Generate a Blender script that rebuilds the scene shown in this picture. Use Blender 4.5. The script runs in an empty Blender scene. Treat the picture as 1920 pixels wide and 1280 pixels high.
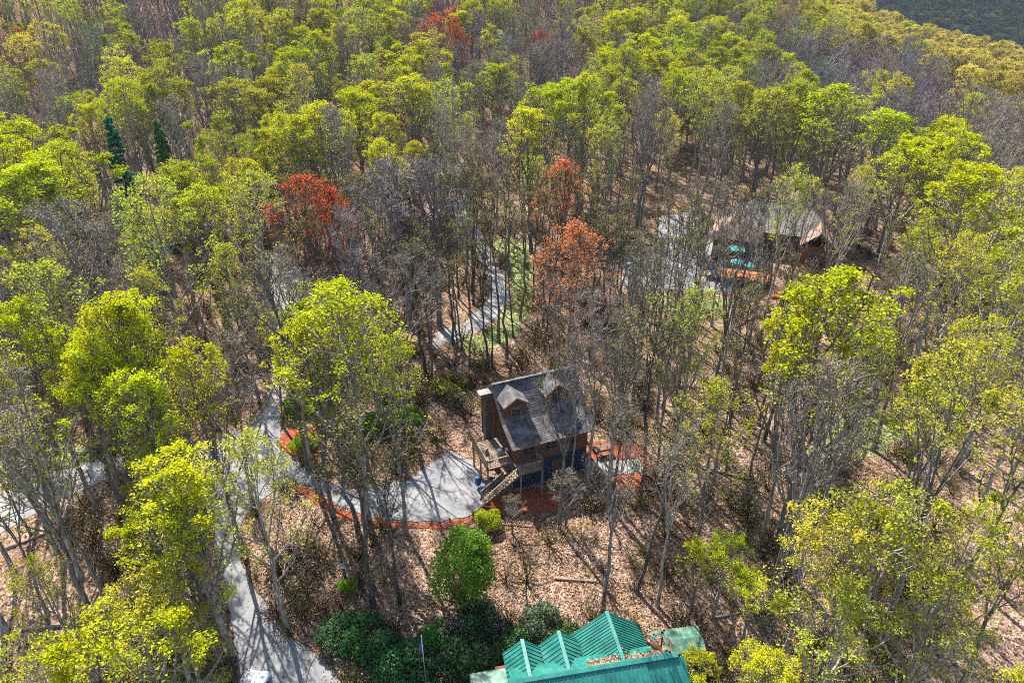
import bpy, math, random
import numpy as np
from mathutils import Vector, Matrix
from mathutils.geometry import delaunay_2d_cdt

random.seed(7)
rng = np.random.default_rng(11)
SC = bpy.context.scene
COL = SC.collection
PI = math.pi
rad = math.radians

# ------------------------------------------------------------------ camera, light, exposure
CH = 46.0                       # camera height above the yard of the dormered house
PITCH = 30.0
cam_d = bpy.data.cameras.new('camera'); cam = bpy.data.objects.new('camera', cam_d); COL.objects.link(cam)
cam_d.sensor_width = 36; cam_d.lens = 24.0; cam_d.clip_start = 0.5; cam_d.clip_end = 6000
cam.location = (0, 0, CH); cam.rotation_euler = (rad(90 - PITCH), 0, 0)
SC.camera = cam

SUN_AZ = 28.0                   # degrees to the left of straight ahead
SUN_EL = 50.0
W = bpy.data.worlds.new('World'); SC.world = W; W.use_nodes = True
nt = W.node_tree; nt.nodes.clear()
sky = nt.nodes.new('ShaderNodeTexSky'); sky.sky_type = 'NISHITA'; sky.sun_disc = False
sky.sun_elevation = rad(SUN_EL); sky.sun_rotation = rad(-SUN_AZ)
bg = nt.nodes.new('ShaderNodeBackground'); bg.inputs['Strength'].default_value = 0.125
wo = nt.nodes.new('ShaderNodeOutputWorld')
nt.links.new(sky.outputs[0], bg.inputs[0]); nt.links.new(bg.outputs[0], wo.inputs[0])
sd = bpy.data.lights.new('sun', 'SUN'); sd.energy = 5.0; sd.angle = rad(0.5); sd.color = (1, 0.95, 0.86)
so = bpy.data.objects.new('sun', sd); COL.objects.link(so)
tosun = Vector((-math.sin(rad(SUN_AZ)) * math.cos(rad(SUN_EL)), math.cos(rad(SUN_AZ)) * math.cos(rad(SUN_EL)), math.sin(rad(SUN_EL))))
so.rotation_euler = tosun.to_track_quat('Z', 'Y').to_euler(); so.location = (-40, 60, 120)
vs = SC.view_settings
vs.view_transform = 'Standard'; vs.look = 'None'; vs.gamma = 1; vs.use_curve_mapping = False; vs.exposure = 1.5
SC.cycles.use_denoising = False; SC.cycles.filter_width = 1.0
SC.cycles.max_bounces = 6; SC.cycles.diffuse_bounces = 3; SC.cycles.transmission_bounces = 4; SC.cycles.transparent_max_bounces = 4
SC.cycles.volume_bounces = 0

# ------------------------------------------------------------------ picture <-> place
F = 1280.0
def ray(px, py):
    a = px - 960; b = 640 - py
    return (a, F * math.cos(rad(PITCH)) + b * math.sin(rad(PITCH)), -F * math.sin(rad(PITCH)) + b * math.cos(rad(PITCH)))
def P(px, py, z=0.0):
    r = ray(px, py); t = (CH - z) / -r[2]
    return Vector((r[0] * t, r[1] * t, z))
def proj(x, y, z):
    d = y * math.cos(rad(PITCH)) + (CH - z) * math.sin(rad(PITCH))
    u = y * math.sin(rad(PITCH)) - (CH - z) * math.cos(rad(PITCH))
    return 960 + F * x / d, 640 - F * u / d, d

# ------------------------------------------------------------------ terrain
S = 1.21
TX = np.array([-500, -300, -150, -75, 0, 75, 150, 225, 300, 450, 700, 1000.]) * S
TY = np.array([-80, 0, 40, 85, 120, 160, 200, 240, 280, 350, 450, 600, 800, 1100, 1500.]) * S
TZ = np.array([
 [-20,-20,-18,-16,-16,-16,-18,-22,-26,-30,-30,-30],
 [-6,-6,-6,-6,-6,-6,-8,-10,-14,-20,-26,-26],
 [0,0,0,0,0,0,-1,-4,-8,-14,-20,-20],
 [4,3,1,0,0,0,-2,-6,-10,-16,-22,-22],
 [14,10,6,4,2,0,-6,-12,-16,-22,-26,-26],
 [34,30,22,14,8,2,-10,-20,-24,-28,-30,-30],
 [52,48,38,27,18,6,-11,-22,-28,-32,-34,-34],
 [66,62,54,42,28,12,-8,-22,-28,-33,-36,-36],
 [80,78,70,56,38,17,-5,-19,-27,-34,-38,-38],
 [95,95,88,72,50,22,-16,-36,-44,-48,-48,-48],
 [110,110,104,88,64,26,-34,-58,-60,-60,-58,-58],
 [120,120,110,96,76,30,-34,-52,-50,-50,-45,-45],
 [130,130,120,105,90,60,24,10,14,22,30,40],
 [150,150,140,130,120,110,90,80,90,110,130,140],
 [170,170,170,160,160,160,160,160,170,190,200,210]], float) * S
GS = 8.0
gx = np.arange(-620, 1220, GS); gy = np.arange(-104, 1820, GS)
def _bil(xs, ys, Z, x, y):
    i = np.clip(np.searchsorted(xs, x) - 1, 0, len(xs) - 2); j = np.clip(np.searchsorted(ys, y) - 1, 0, len(ys) - 2)
    u = np.clip((x - xs[i]) / (xs[i + 1] - xs[i]), 0, 1); v = np.clip((y - ys[j]) / (ys[j + 1] - ys[j]), 0, 1)
    return Z[j, i] * (1 - u) * (1 - v) + Z[j, i + 1] * u * (1 - v) + Z[j + 1, i] * (1 - u) * v + Z[j + 1, i + 1] * u * v
GX, GY = np.meshgrid(gx, gy)
GZ = _bil(TX, TY, TZ, GX, GY)
for _ in range(5):
    q = np.pad(GZ, 1, mode='edge'); GZ = (q[:-2, 1:-1] + q[2:, 1:-1] + q[1:-1, :-2] + q[1:-1, 2:] + 2 * q[1:-1, 1:-1]) / 6
def H(x, y):
    x = np.asarray(x, float); y = np.asarray(y, float)
    z = _bil(gx, gy, GZ, x, y)
    z = z + 0.10 * np.sin(x * .61 + 1.3 * np.sin(y * .23)) * np.sin(y * .55 + .7)
    far = np.clip((np.hypot(x, y) - 130) / 120, 0, 1)
    return z + far * (3.0 * np.sin(x * .037 + y * .021) * np.sin(y * .031 - x * .012 + 2))
def hz(x, y): return float(H(x, y))
def G(px, py):
    z = 0.0
    for _ in range(40):
        p = P(px, py, z); z2 = hz(p.x, p.y)
        z += (z2 - z) * 0.5
    p = P(px, py, z); return Vector((p.x, p.y, hz(p.x, p.y)))

# ------------------------------------------------------------------ object helpers
def tag(o, label=None, cat=None, group=None, kind=None):
    if label: o['label'] = label
    if cat: o['category'] = cat
    if group: o['group'] = group
    if kind: o['kind'] = kind
    return o
def thing(name, label, cat, loc=(0, 0, 0), rz=0, group=None):
    o = bpy.data.objects.new(name, None); COL.objects.link(o); o.location = loc; o.rotation_euler = (0, 0, rz)
    o.empty_display_size = .3
    return tag(o, label, cat, group)
def link(name, me, parent=None, loc=None):
    o = bpy.data.objects.new(name, me); COL.objects.link(o)
    if parent is not None: o.parent = parent
    if loc is not None: o.location = loc
    return o
def npmesh(name, V, Fc, mat=None, smooth=False, attr=None):
    """V (n,3), Fc (m,k) constant k"""
    V = np.asarray(V, np.float32).reshape(-1, 3); Fc = np.asarray(Fc, np.int32)
    me = bpy.data.meshes.new(name); k = Fc.shape[1]
    me.vertices.add(len(V)); me.vertices.foreach_set('co', V.ravel())
    me.loops.add(Fc.size); me.loops.foreach_set('vertex_index', Fc.ravel())
    me.polygons.add(len(Fc)); me.polygons.foreach_set('loop_start', np.arange(0, Fc.size, k, dtype=np.int32))
    me.update(calc_edges=True)
    if smooth: me.polygons.foreach_set('use_smooth', np.ones(len(Fc), bool))
    if attr is not None:
        a = me.attributes.new('v', 'FLOAT', 'FACE'); a.data.foreach_set('value', np.asarray(attr, np.float32))
    if mat: me.materials.append(mat)
    return me
class MB:
    def __init__(s, M=None): s.v = []; s.f = []; s.M = M
    def add(s, vs_, fs):
        n = len(s.v)
        s.v += [tuple(v) for v in vs_]; s.f += [tuple(i + n for i in f) for f in fs]; return s
    def box(s, c, d, rz=0, rx=0, ry=0):
        R = Matrix.Rotation(rz, 3, 'Z') @ Matrix.Rotation(ry, 3, 'Y') @ Matrix.Rotation(rx, 3, 'X'); c = Vector(c)
        vs_ = [c + R @ Vector((x * d[0] / 2, y * d[1] / 2, z * d[2] / 2)) for x in (-1, 1) for y in (-1, 1) for z in (-1, 1)]
        return s.add(vs_, [(0, 1, 3, 2), (4, 6, 7, 5), (0, 4, 5, 1), (2, 3, 7, 6), (0, 2, 6, 4), (1, 5, 7, 3)])
    def bar(s, a, b, w, h=None):
        a = Vector(a); b = Vector(b); h = h or w; d = (b - a).normalized()
        up = Vector((0, 0, 1)) if abs(d.z) < .95 else Vector((1, 0, 0))
        u = d.cross(up).normalized(); v = u.cross(d)
        vs_ = [p + u * (i * w / 2) + v * (j * h / 2) for p in (a, b) for i, j in ((-1, -1), (1, -1), (1, 1), (-1, 1))]
        return s.add(vs_, [(0, 3, 2, 1), (4, 5, 6, 7), (0, 1, 5, 4), (1, 2, 6, 5), (2, 3, 7, 6), (3, 0, 4, 7)])
    def slab(s, q, t):
        """solid plate: polygon q, thickness t below its normal"""
        q = [Vector(p) for p in q]; n = (q[1] - q[0]).cross(q[2] - q[0]).normalized()
        if n.z < 0: q = q[::-1]; n = -n
        k = len(q); vs_ = q + [p - n * t for p in q]
        fs = [tuple(range(k)), tuple(range(2 * k - 1, k - 1, -1))] + [(i, i + k, (i + 1) % k + k, (i + 1) % k) for i in range(k)]
        return s.add(vs_, fs)
    def ribs(s, a, b, c, d, n, w, h):
        """ribs from the edge a-b up to the edge d-c"""
        a, b, c, d = map(Vector, (a, b, c, d)); nn = (b - a).cross(d - a).normalized()
        if nn.z < 0: nn = -nn
        for i in range(n):
            t = (i + .5) / n; p = a.lerp(b, t) + nn * h / 2; q = d.lerp(c, t) + nn * h / 2; s.bar(p, q, w, h)
        return s
    def cyl(s, a, b, r, r2=None, n=10):
        a = Vector(a); b = Vector(b); r2 = r if r2 is None else r2; d = (b - a).normalized()
        up = Vector((0, 0, 1)) if abs(d.z) < .9 else Vector((1, 0, 0))
        u = d.cross(up).normalized(); v = u.cross(d)
        vs_ = [p + (u * math.cos(2 * PI * i / n) + v * math.sin(2 * PI * i / n)) * rr for p, rr in ((a, r), (b, r2)) for i in range(n)]
        return s.add(vs_, [tuple(range(n))[::-1], tuple(range(n, 2 * n))] + [(i, (i + 1) % n, (i + 1) % n + n, i + n) for i in range(n)])
    def loft(s, rings, cap=True):
        n = len(rings[0]); vs_ = [p for r in rings for p in r]; fs = []
        for k in range(len(rings) - 1):
            for i in range(n):
                fs.append((k * n + i, k * n + (i + 1) % n, (k + 1) * n + (i + 1) % n, (k + 1) * n + i))
        if cap: fs += [tuple(range(n))[::-1], tuple(range((len(rings) - 1) * n, len(rings) * n))]
        return s.add(vs_, fs)
    def build(s, name, mat, parent=None, smooth=False, kind=None, label=None):
        me = bpy.data.meshes.new(name); me.from_pydata([tuple(v) for v in s.v], [], s.f); me.materials.append(mat)
        if smooth: me.polygons.foreach_set('use_smooth', [True] * len(me.polygons))
        me.update(); o = link(name, me, parent)
        if kind: o['kind'] = kind
        if label: o['label'] = label
        return o

# ------------------------------------------------------------------ materials
def mat_new(name):
    m = bpy.data.materials.new(name); m.use_nodes = True; n = m.node_tree; n.nodes.clear()
    out = n.nodes.new('ShaderNodeOutputMaterial'); return m, n, out
def N(n, t, **k):
    o = n.nodes.new(t)
    for a, b in k.items(): setattr(o, a, b)
    return o
def ramp(n, stops, interp='LINEAR'):
    r = n.nodes.new('ShaderNodeValToRGB'); r.color_ramp.interpolation = interp; e = r.color_ramp.elements
    while len(e) < len(stops): e.new(.5)
    for i, (p, c) in enumerate(stops): e[i].position = p; e[i].color = (*c, 1)
    return r
def surf(name, c1, c2=None, scale=3.0, rough=.7, metal=0., bump=.15, bscale=None, detail=6, lo=.35, hi=.65, spec=.3, stretch=None, c3=None):
    m, n, out = mat_new(name); L = n.links.new
    b = N(n, 'ShaderNodeBsdfPrincipled'); b.inputs['Roughness'].default_value = rough; b.inputs['Metallic'].default_value = metal
    b.inputs['Specular IOR Level'].default_value = spec
    tc = N(n, 'ShaderNodeTexCoord'); mp = N(n, 'ShaderNodeMapping'); L(tc.outputs['Object'], mp.inputs[0])
    if stretch: mp.inputs['Scale'].default_value = stretch
    nz = N(n, 'ShaderNodeTexNoise'); nz.inputs['Scale'].default_value = scale; nz.inputs['Detail'].default_value = detail; nz.inputs['Roughness'].default_value = .65
    L(mp.outputs[0], nz.inputs['Vector'])
    c2 = c2 or tuple(x * .6 for x in c1)
    st = [(lo, c2), (hi, c1)] if c3 is None else [(lo, c2), ((lo + hi) / 2, c1), (hi, c3)]
    r = ramp(n, st); L(nz.outputs[0], r.inputs[0]); L(r.outputs[0], b.inputs['Base Color'])
    n2 = N(n, 'ShaderNodeTexNoise'); n2.inputs['Scale'].default_value = bscale or scale * 6; n2.inputs['Detail'].default_value = 4
    L(mp.outputs[0], n2.inputs['Vector'])
    bp = N(n, 'ShaderNodeBump'); bp.inputs['Strength'].default_value = bump; bp.inputs['Distance'].default_value = .05
    L(n2.outputs[0], bp.inputs['Height']); L(bp.outputs[0], b.inputs['Normal']); L(b.outputs[0], out.inputs[0])
    return m
def leaf_mat(name, source='OBJ', fixed=None, trans=.45, vmin=.55, vmax=1.3, warm=.15):
    m, n, out = mat_new(name); L = n.links.new
    if source == 'OBJ': s_ = N(n, 'ShaderNodeObjectInfo'); col = s_.outputs['Color']
    elif source == 'INST': s_ = N(n, 'ShaderNodeAttribute', attribute_type='INSTANCER', attribute_name='tint'); col = s_.outputs['Color']
    else: s_ = N(n, 'ShaderNodeRGB'); s_.outputs[0].default_value = (*fixed, 1); col = s_.outputs[0]
    at = N(n, 'ShaderNodeAttribute', attribute_type='GEOMETRY', attribute_name='v')
    mr = N(n, 'ShaderNodeMapRange'); mr.inputs['To Min'].default_value = vmin; mr.inputs['To Max'].default_value = vmax; L(at.outputs['Fac'], mr.inputs[0])
    sc = N(n, 'ShaderNodeVectorMath', operation='SCALE'); L(col, sc.inputs[0]); L(mr.outputs[0], sc.inputs['Scale'])
    hs = N(n, 'ShaderNodeHueSaturation'); L(sc.outputs[0], hs.inputs['Color'])
    m2 = N(n, 'ShaderNodeMath', operation='MULTIPLY'); m2.inputs[1].default_value = 7.31; L(at.outputs['Fac'], m2.inputs[0])
    fr = N(n, 'ShaderNodeMath', operation='FRACT'); L(m2.outputs[0], fr.inputs[0])
    h2 = N(n, 'ShaderNodeMapRange'); h2.inputs['To Min'].default_value = .5 - warm * .16; h2.inputs['To Max'].default_value = .5 + warm * .16; L(fr.outputs[0], h2.inputs[0])
    L(h2.outputs[0], hs.inputs['Hue'])
    d = N(n, 'ShaderNodeBsdfDiffuse'); t = N(n, 'ShaderNodeBsdfTranslucent'); mx = N(n, 'ShaderNodeMixShader'); mx.inputs[0].default_value = trans
    L(hs.outputs[0], d.inputs[0]); L(hs.outputs[0], t.inputs[0]); L(d.outputs[0], mx.inputs[1]); L(t.outputs[0], mx.inputs[2]); L(mx.outputs[0], out.inputs[0])
    return m
def bark_mat(name, source='OBJ'):
    m, n, out = mat_new(name); L = n.links.new
    if source == 'OBJ': s_ = N(n, 'ShaderNodeObjectInfo'); col = s_.outputs['Color']
    else: s_ = N(n, 'ShaderNodeAttribute', attribute_type='INSTANCER', attribute_name='barktint'); col = s_.outputs['Color']
    tc = N(n, 'ShaderNodeTexCoord'); mp = N(n, 'ShaderNodeMapping'); mp.inputs['Scale'].default_value = (6, 6, 1.2); L(tc.outputs['Object'], mp.inputs[0])
    nz = N(n, 'ShaderNodeTexNoise'); nz.inputs['Scale'].default_value = 1.0; nz.inputs['Detail'].default_value = 5; L(mp.outputs[0], nz.inputs['Vector'])
    r = ramp(n, [(.3, (.35, .34, .36)), (.52, (.8, .78, .76)), (.68, (1.5, 1.5, 1.4))]); L(nz.outputs[0], r.inputs[0])
    mu = N(n, 'ShaderNodeVectorMath', operation='MULTIPLY'); L(col, mu.inputs[0]); L(r.outputs[0], mu.inputs[1])
    b = N(n, 'ShaderNodeBsdfDiffuse'); L(mu.outputs[0], b.inputs[0])
    bp = N(n, 'ShaderNodeBump'); bp.inputs['Strength'].default_value = .6; bp.inputs['Distance'].default_value = .04; L(nz.outputs[0], bp.inputs['Height']); L(bp.outputs[0], b.inputs['Normal'])
    L(b.outputs[0], out.inputs[0]); return m

LEAF = leaf_mat('spring_leaf'); LEAF_F = leaf_mat('far_spring_leaf', 'INST')
BARK = bark_mat('bark'); BARK_F = bark_mat('far_bark', 'INST')
LAUREL = leaf_mat('evergreen_leaf', trans=.2, vmin=.35, vmax=1.6)

def ground_mat():
    m, n, out = mat_new('forest_floor'); L = n.links.new
    tc = N(n, 'ShaderNodeTexCoord')
    vo = N(n, 'ShaderNodeTexVoronoi'); vo.inputs['Scale'].default_value = 4.5; L(tc.outputs['Object'], vo.inputs['Vector'])
    vo2 = N(n, 'ShaderNodeTexVoronoi'); vo2.inputs['Scale'].default_value = 11; L(tc.outputs['Object'], vo2.inputs['Vector'])
    sp = N(n, 'ShaderNodeSeparateColor'); L(vo.outputs['Color'], sp.inputs[0]); sp2 = N(n, 'ShaderNodeSeparateColor'); L(vo2.outputs['Color'], sp2.inputs[0])
    av = N(n, 'ShaderNodeMath', operation='ADD'); L(sp.outputs[0], av.inputs[0]); L(sp2.outputs[1], av.inputs[1])
    hf = N(n, 'ShaderNodeMath', operation='MULTIPLY'); hf.inputs[1].default_value = .5; L(av.outputs[0], hf.inputs[0])
    r = ramp(n, [(.1, (.035, .025, .018)), (.32, (.12, .075, .045)), (.5, (.27, .17, .115)), (.72, (.40, .27, .20)), (.95, (.52, .40, .32))]); L(hf.outputs[0], r.inputs[0])
    nz = N(n, 'ShaderNodeTexNoise'); nz.inputs['Scale'].default_value = .12; nz.inputs['Detail'].default_value = 8; nz.inputs['Roughness'].default_value = .7; L(tc.outputs['Object'], nz.inputs['Vector'])
    r2 = ramp(n, [(.35, (.45, .38, .30)), (.55, (1, 1, 1)), (.75, (1.15, 1.0, .95))]); L(nz.outputs[0], r2.inputs[0])
    mu = N(n, 'ShaderNodeMix', data_type='RGBA', blend_type='MULTIPLY'); mu.inputs[0].default_value = 1; L(r.outputs[0], mu.inputs[6]); L(r2.outputs[0], mu.inputs[7])
    n3 = N(n, 'ShaderNodeTexNoise'); n3.inputs['Scale'].default_value = .35; n3.inputs['Detail'].default_value = 8; n3.inputs['Roughness'].default_value = .75; L(tc.outputs['Object'], n3.inputs['Vector'])
    r3 = ramp(n, [(.56, (0, 0, 0)), (.68, (.6, .6, .6))]); L(n3.outputs[0], r3.inputs[0])
    m3 = N(n, 'ShaderNodeMix', data_type='RGBA'); L(r3.outputs[0], m3.inputs[0]); L(mu.outputs[2], m3.inputs[6]); m3.inputs[7].default_value = (.16, .17, .05, 1)
    b = N(n, 'ShaderNodeBsdfDiffuse'); L(m3.outputs[2], b.inputs[0])
    bp = N(n, 'ShaderNodeBump'); bp.inputs['Strength'].default_value = .9; bp.inputs['Distance'].default_value = .12
    L(hf.outputs[0], bp.inputs['Height']); L(bp.outputs[0], b.inputs['Normal']); L(b.outputs[0], out.inputs[0]); return m
GROUND = ground_mat()
CONC = surf('weathered_concrete', (.18, .178, .185), (.09, .092, .105), scale=.45, rough=.9, bump=.25, bscale=12, detail=10, lo=.3, hi=.62, c3=(.235, .232, .225))
PALE = surf('pale_concrete', (.27, .262, .245), (.16, .155, .145), scale=.6, rough=.9, bump=.15, bscale=14, detail=9)
GRAVEL = surf('gravel', (.34, .31, .27), (.18, .16, .14), scale=5, rough=1, bump=.5, bscale=25, detail=8)
MULCH = surf('red_mulch', (.36, .075, .025), (.10, .035, .02), scale=3, rough=1, bump=.8, bscale=14, detail=8)
LAWN = surf('lawn', (.14, .16, .05), (.12, .095, .05), scale=1.2, rough=1, bump=.6, bscale=20, detail=9, c3=(.34, .33, .14))
SHING = surf('dark_shingles', (.085, .08, .083), (.035, .032, .034), scale=1.1, rough=.85, bump=.35, bscale=18, detail=9, lo=.36, hi=.66, c3=(.155, .15, .16))
SIDING = surf('rust_brown_siding', (.15, .06, .028), (.07, .03, .017), scale=1.5, rough=.75, bump=.2, stretch=(1, 1, 6))
BLUEW = surf('dark_blue_wall', (.012, .035, .08), (.007, .018, .04), scale=1.2, rough=.6, bump=.1)
DECKW = surf('weathered_deck_wood', (.27, .20, .145), (.15, .105, .075), scale=3, rough=.85, bump=.2, stretch=(1, 1, 1))
DARKW = surf('dark_timber', (.10, .07, .05), (.05, .035, .025), scale=3, rough=.85)
TEAL = surf('teal_metal_roof', (.014, .14, .112), (.009, .10, .082), scale=.9, rough=.38, bump=.03, detail=8, spec=.5, c3=(.03, .18, .145))
TEALD = surf('worn_green_panel', (.07, .17, .12), (.025, .08, .055), scale=1.6, rough=.35, bump=.08, detail=8, spec=.5, c3=(.20, .26, .16))
TRIMB = surf('brown_trim', (.20, .11, .07), (.11, .06, .04), rough=.7)
WHITE = surf('white_paint', (.78, .78, .77), (.62, .62, .61), scale=2, rough=.5, bump=.05)
BRNROOF = surf('brown_shingles', (.21, .13, .10), (.11, .07, .055), scale=1.3, rough=.9, bump=.3, bscale=18, detail=8, c3=(.30, .20, .16))
PALEROOF = surf('pale_grey_shingles', (.28, .25, .215), (.18, .155, .13), scale=1.3, rough=.9, bump=.3, bscale=18, detail=8)
ORWOOD = surf('orange_stained_wood', (.50, .17, .04), (.28, .09, .03), scale=3, rough=.7, bump=.1)
CANVAS = surf('turquoise_canvas', (.03, .28, .27), (.02, .19, .19), scale=1.5, rough=.8)
BLUEP = surf('blue_plastic', (.02, .09, .22), (.015, .06, .14), rough=.35, spec=.5, bump=.02)
REDP = surf('red_paint', (.62, .10, .06), (.40, .06, .04), rough=.5, bump=.03)
RED2 = surf('bright_red', (.75, .03, .02), (.55, .02, .015), rough=.5, bump=.02)
TYRE = surf('rubber', (.02, .02, .02), (.012, .012, .012), rough=.8)
STEEL = surf('steel', (.5, .5, .52), (.35, .35, .37), rough=.35, metal=.8, bump=.03)
LITCLR = None
def glass_mat():
    m, n, out = mat_new('window_glass'); b = N(n, 'ShaderNodeBsdfPrincipled'); b.inputs['Base Color'].default_value = (.02, .03, .045, 1)
    b.inputs['Roughness'].default_value = .08; b.inputs['Specular IOR Level'].default_value = .8; n.links.new(b.outputs[0], out.inputs[0]); return m
GLASS = glass_mat()
def paint(name, c):
    m, n, out = mat_new(name); b = N(n, 'ShaderNodeBsdfPrincipled'); b.inputs['Base Color'].default_value = (*c, 1); b.inputs['Roughness'].default_value = .3
    b.inputs['Coat Weight'].default_value = .6; n.links.new(b.outputs[0], out.inputs[0]); return m
CARW = paint('white_car_paint', (.75, .76, .78)); CARK = paint('black_car_paint', (.02, .022, .03)); CARB = paint('blue_grey_car_paint', (.10, .17, .30))

# ------------------------------------------------------------------ ground sheet
xs = np.concatenate([np.arange(-600, -112, 11.), np.arange(-112, 132, 1.), np.arange(132, 1200, 13.)])
ys = np.concatenate([np.arange(-90, 12, 6.), np.arange(12, 132, 1.), np.arange(132, 1780, 9.)])
XX, YY = np.meshgrid(xs, ys); ZZ = H(XX, YY)
nx, ny = len(xs), len(ys); idx = np.arange(nx * ny).reshape(ny, nx)
Fq = np.stack([idx[:-1, :-1], idx[:-1, 1:], idx[1:, 1:], idx[1:, :-1]], -1).reshape(-1, 4)
g = link('ground', npmesh('ground', np.stack([XX, YY, ZZ], -1), Fq, GROUND, True)); tag(g, kind='structure')

PATCHES = []
def inpoly(x, y, poly):
    c = False; j = len(poly) - 1
    for i in range(len(poly)):
        if (poly[i][1] > y) != (poly[j][1] > y) and x < (poly[j][0] - poly[i][0]) * (y - poly[i][1]) / (poly[j][1] - poly[i][1]) + poly[i][0]: c = not c
        j = i
    return c
def patch(name, pix, mat, off=.04, rough_edge=.12, step=1.0):
    w = [G(a, b) for a, b in pix]; pts = []
    r_ = random.Random(len(PATCHES) + 3)
    for i in range(len(w)):
        a, b = w[i], w[(i + 1) % len(w)]; n = max(1, int((b - a).length / .8))
        for k in range(n):
            p = a.lerp(b, k / n); pts.append((p.x + r_.uniform(-1, 1) * rough_edge, p.y + r_.uniform(-1, 1) * rough_edge))
    nb = len(pts); x0 = min(p[0] for p in pts); x1 = max(p[0] for p in pts); y0 = min(p[1] for p in pts); y1 = max(p[1] for p in pts)
    inner = [(x, y) for x in np.arange(x0, x1, step) for y in np.arange(y0, y1, step) if inpoly(x, y, pts)]
    V, E, Fc, *_ = delaunay_2d_cdt([Vector(p) for p in pts + inner], [], [list(range(nb))], 1, 1e-4)
    me = bpy.data.meshes.new(name)
    me.from_pydata([(v.x, v.y, hz(v.x, v.y) + off) for v in V], [], [tuple(f) if len(f) else f for f in Fc]); me.materials.append(mat); me.update()
    if len(me.polygons) and me.polygons[0].normal.z < 0: me.flip_normals()
    o = link(name, me); tag(o, kind='structure'); PATCHES.append((name, pts)); return o
patch('driveway', [(905,948),(885,966),(830,977),(740,976),(690,968),(640,952),(590,912),(548,905),(500,930),(460,960),(440,1010),(455,1060),(480,1110),(530,1180),(600,1235),(650,1290),(640,1330),(440,1330),(447,1250),(432,1150),(416,1080),(398,1000),(384,930),(375,880),(395,838),(430,812),(470,800),(505,760),(530,770),(528,800),(520,838),(560,866),(610,902),(665,922),(705,908),(765,900),(810,868),(845,848),(880,862),(912,905)], CONC, .05)
patch('road', [(-60,1010),(-60,950),(0,930),(60,905),(120,880),(200,862),(300,842),(388,832),(372,862),(300,880),(200,900),(140,925),(60,965),(0,1000)], PALE, .035)
patch('road', [(500,762),(508,700),(520,640),(505,560),(490,490),(520,470),(575,520),(600,545),(575,560),(560,600),(556,660),(545,720),(532,770)], GRAVEL, .035)
patch('road', [(808,650),(818,625),(870,605),(905,575),(925,545),(905,500),(880,450),(850,400),(838,340),(860,300),(872,300),(868,350),(888,410),(915,455),(945,520),(955,560),(925,600),(885,628),(840,645)], PALE, .035)
patch('lawn', [(845,650),(890,632),(935,600),(962,560),(950,500),(925,450),(960,440),(1000,470),(1010,520),(990,590),(960,640),(900,670)], LAWN, .03, .4)
patch('lawn', [(1500,850),(1540,800),(1600,775),(1680,770),(1720,800),(1660,850),(1580,870)], LAWN, .03, .4)
patch('lawn', [(0,900),(0,850),(80,820),(160,840),(200,855),(110,880),(40,905)], LAWN, .03, .4)
patch('lawn', [(1180,548),(1290,552),(1360,560),(1370,580),(1280,590),(1180,575)], LAWN, .03, .4)
patch('parking_court', [(1165,535),(1170,490),(1235,470),(1235,405),(1300,395),(1345,440),(1362,480),(1372,548),(1280,545)], CONC, .04)
patch('mulch_bed', [(518,836),(530,815),(560,798),(596,803),(606,830),(600,850),(604,893),(560,862)], MULCH, .06, .15)
patch('mulch_bed', [(545,912),(590,918),(640,956),(690,972),(740,980),(830,981),(890,970),(900,975),(830,990),(740,990),(680,984),(630,970),(580,935)], MULCH, .05, .12)
patch('mulch_bed', [(898,956),(935,930),(1000,915),(1050,925),(1082,942),(1045,958),(1000,965),(960,954),(918,968)], MULCH, .06, .15)
patch('mulch_bed', [(1085,850),(1100,828),(1150,830),(1180,826),(1215,850),(1240,880),(1235,905),(1215,900),(1200,858),(1150,862),(1108,862)], MULCH, .06, .15)
patch('mulch_bed', [(1138,892),(1200,886),(1222,902),(1200,915),(1150,918)], MULCH, .06, .15)
patch('concrete_pad', [(1106,864),(1150,864),(1202,860),(1207,884),(1145,890),(1128,892)], PALE, .05, .03)

# ------------------------------------------------------------------ main dormered house
def frame(o, yaw):
    M = Matrix.Translation(o) @ Matrix.Rotation(yaw, 4, 'Z'); return M
hz0 = 0.0
HY = rad(22)
fl = P(961, 843, 5.2)
house = thing('dormered_house', 'rust-brown house with dark shingle roof and two gabled dormers above front deck and stairs', 'house', (fl.x, fl.y, 0), HY)
# local frame: u along the front eave, v to the back; eave corner at (0,0)
WL, WR, WF, WB = .55, 8.35, .75, 10.4
EZ, BZ, RZ, VB, VR = 5.2, 6.3, 9.1, 2.6, 5.5
def boards(par, a, b, z0, z1, th, step, mat, name='siding_board', maxn=300, gable=None):
    """horizontal boards on a wall from a to b (plan), each its own part"""
    a = Vector((*a, 0)); b = Vector((*b, 0)); d = (b - a).normalized(); nn = Vector((d.y, -d.x, 0)); z = z0; first = None
    while z < z1 - .02:
        h = min(step, z1 - z); pa, pb = a.copy(), b.copy()
        if gable and z > gable[0]:
            f = (z - gable[0]) / (gable[1] - gable[0]); mid = (a + b) / 2; pa = a.lerp(mid, f); pb = b.lerp(mid, f)
        m = MB()
        q0 = pa + nn * .002; q1 = pb + nn * .002
        m.add([q0 + Vector((0, 0, z)) + nn * .035, q1 + Vector((0, 0, z)) + nn * .035, q1 + Vector((0, 0, z + h)) + nn * .006, q0 + Vector((0, 0, z + h)) + nn * .006,
               q0 + Vector((0, 0, z)), q1 + Vector((0, 0, z)), q1 + Vector((0, 0, z + h)), q0 + Vector((0, 0, z + h))],
              [(0, 1, 2, 3), (5, 4, 7, 6), (4, 5, 1, 0), (3, 2, 6, 7), (4, 0, 3, 7), (1, 5, 6, 2)])
        m.build(name, mat, par); z += step
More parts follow.
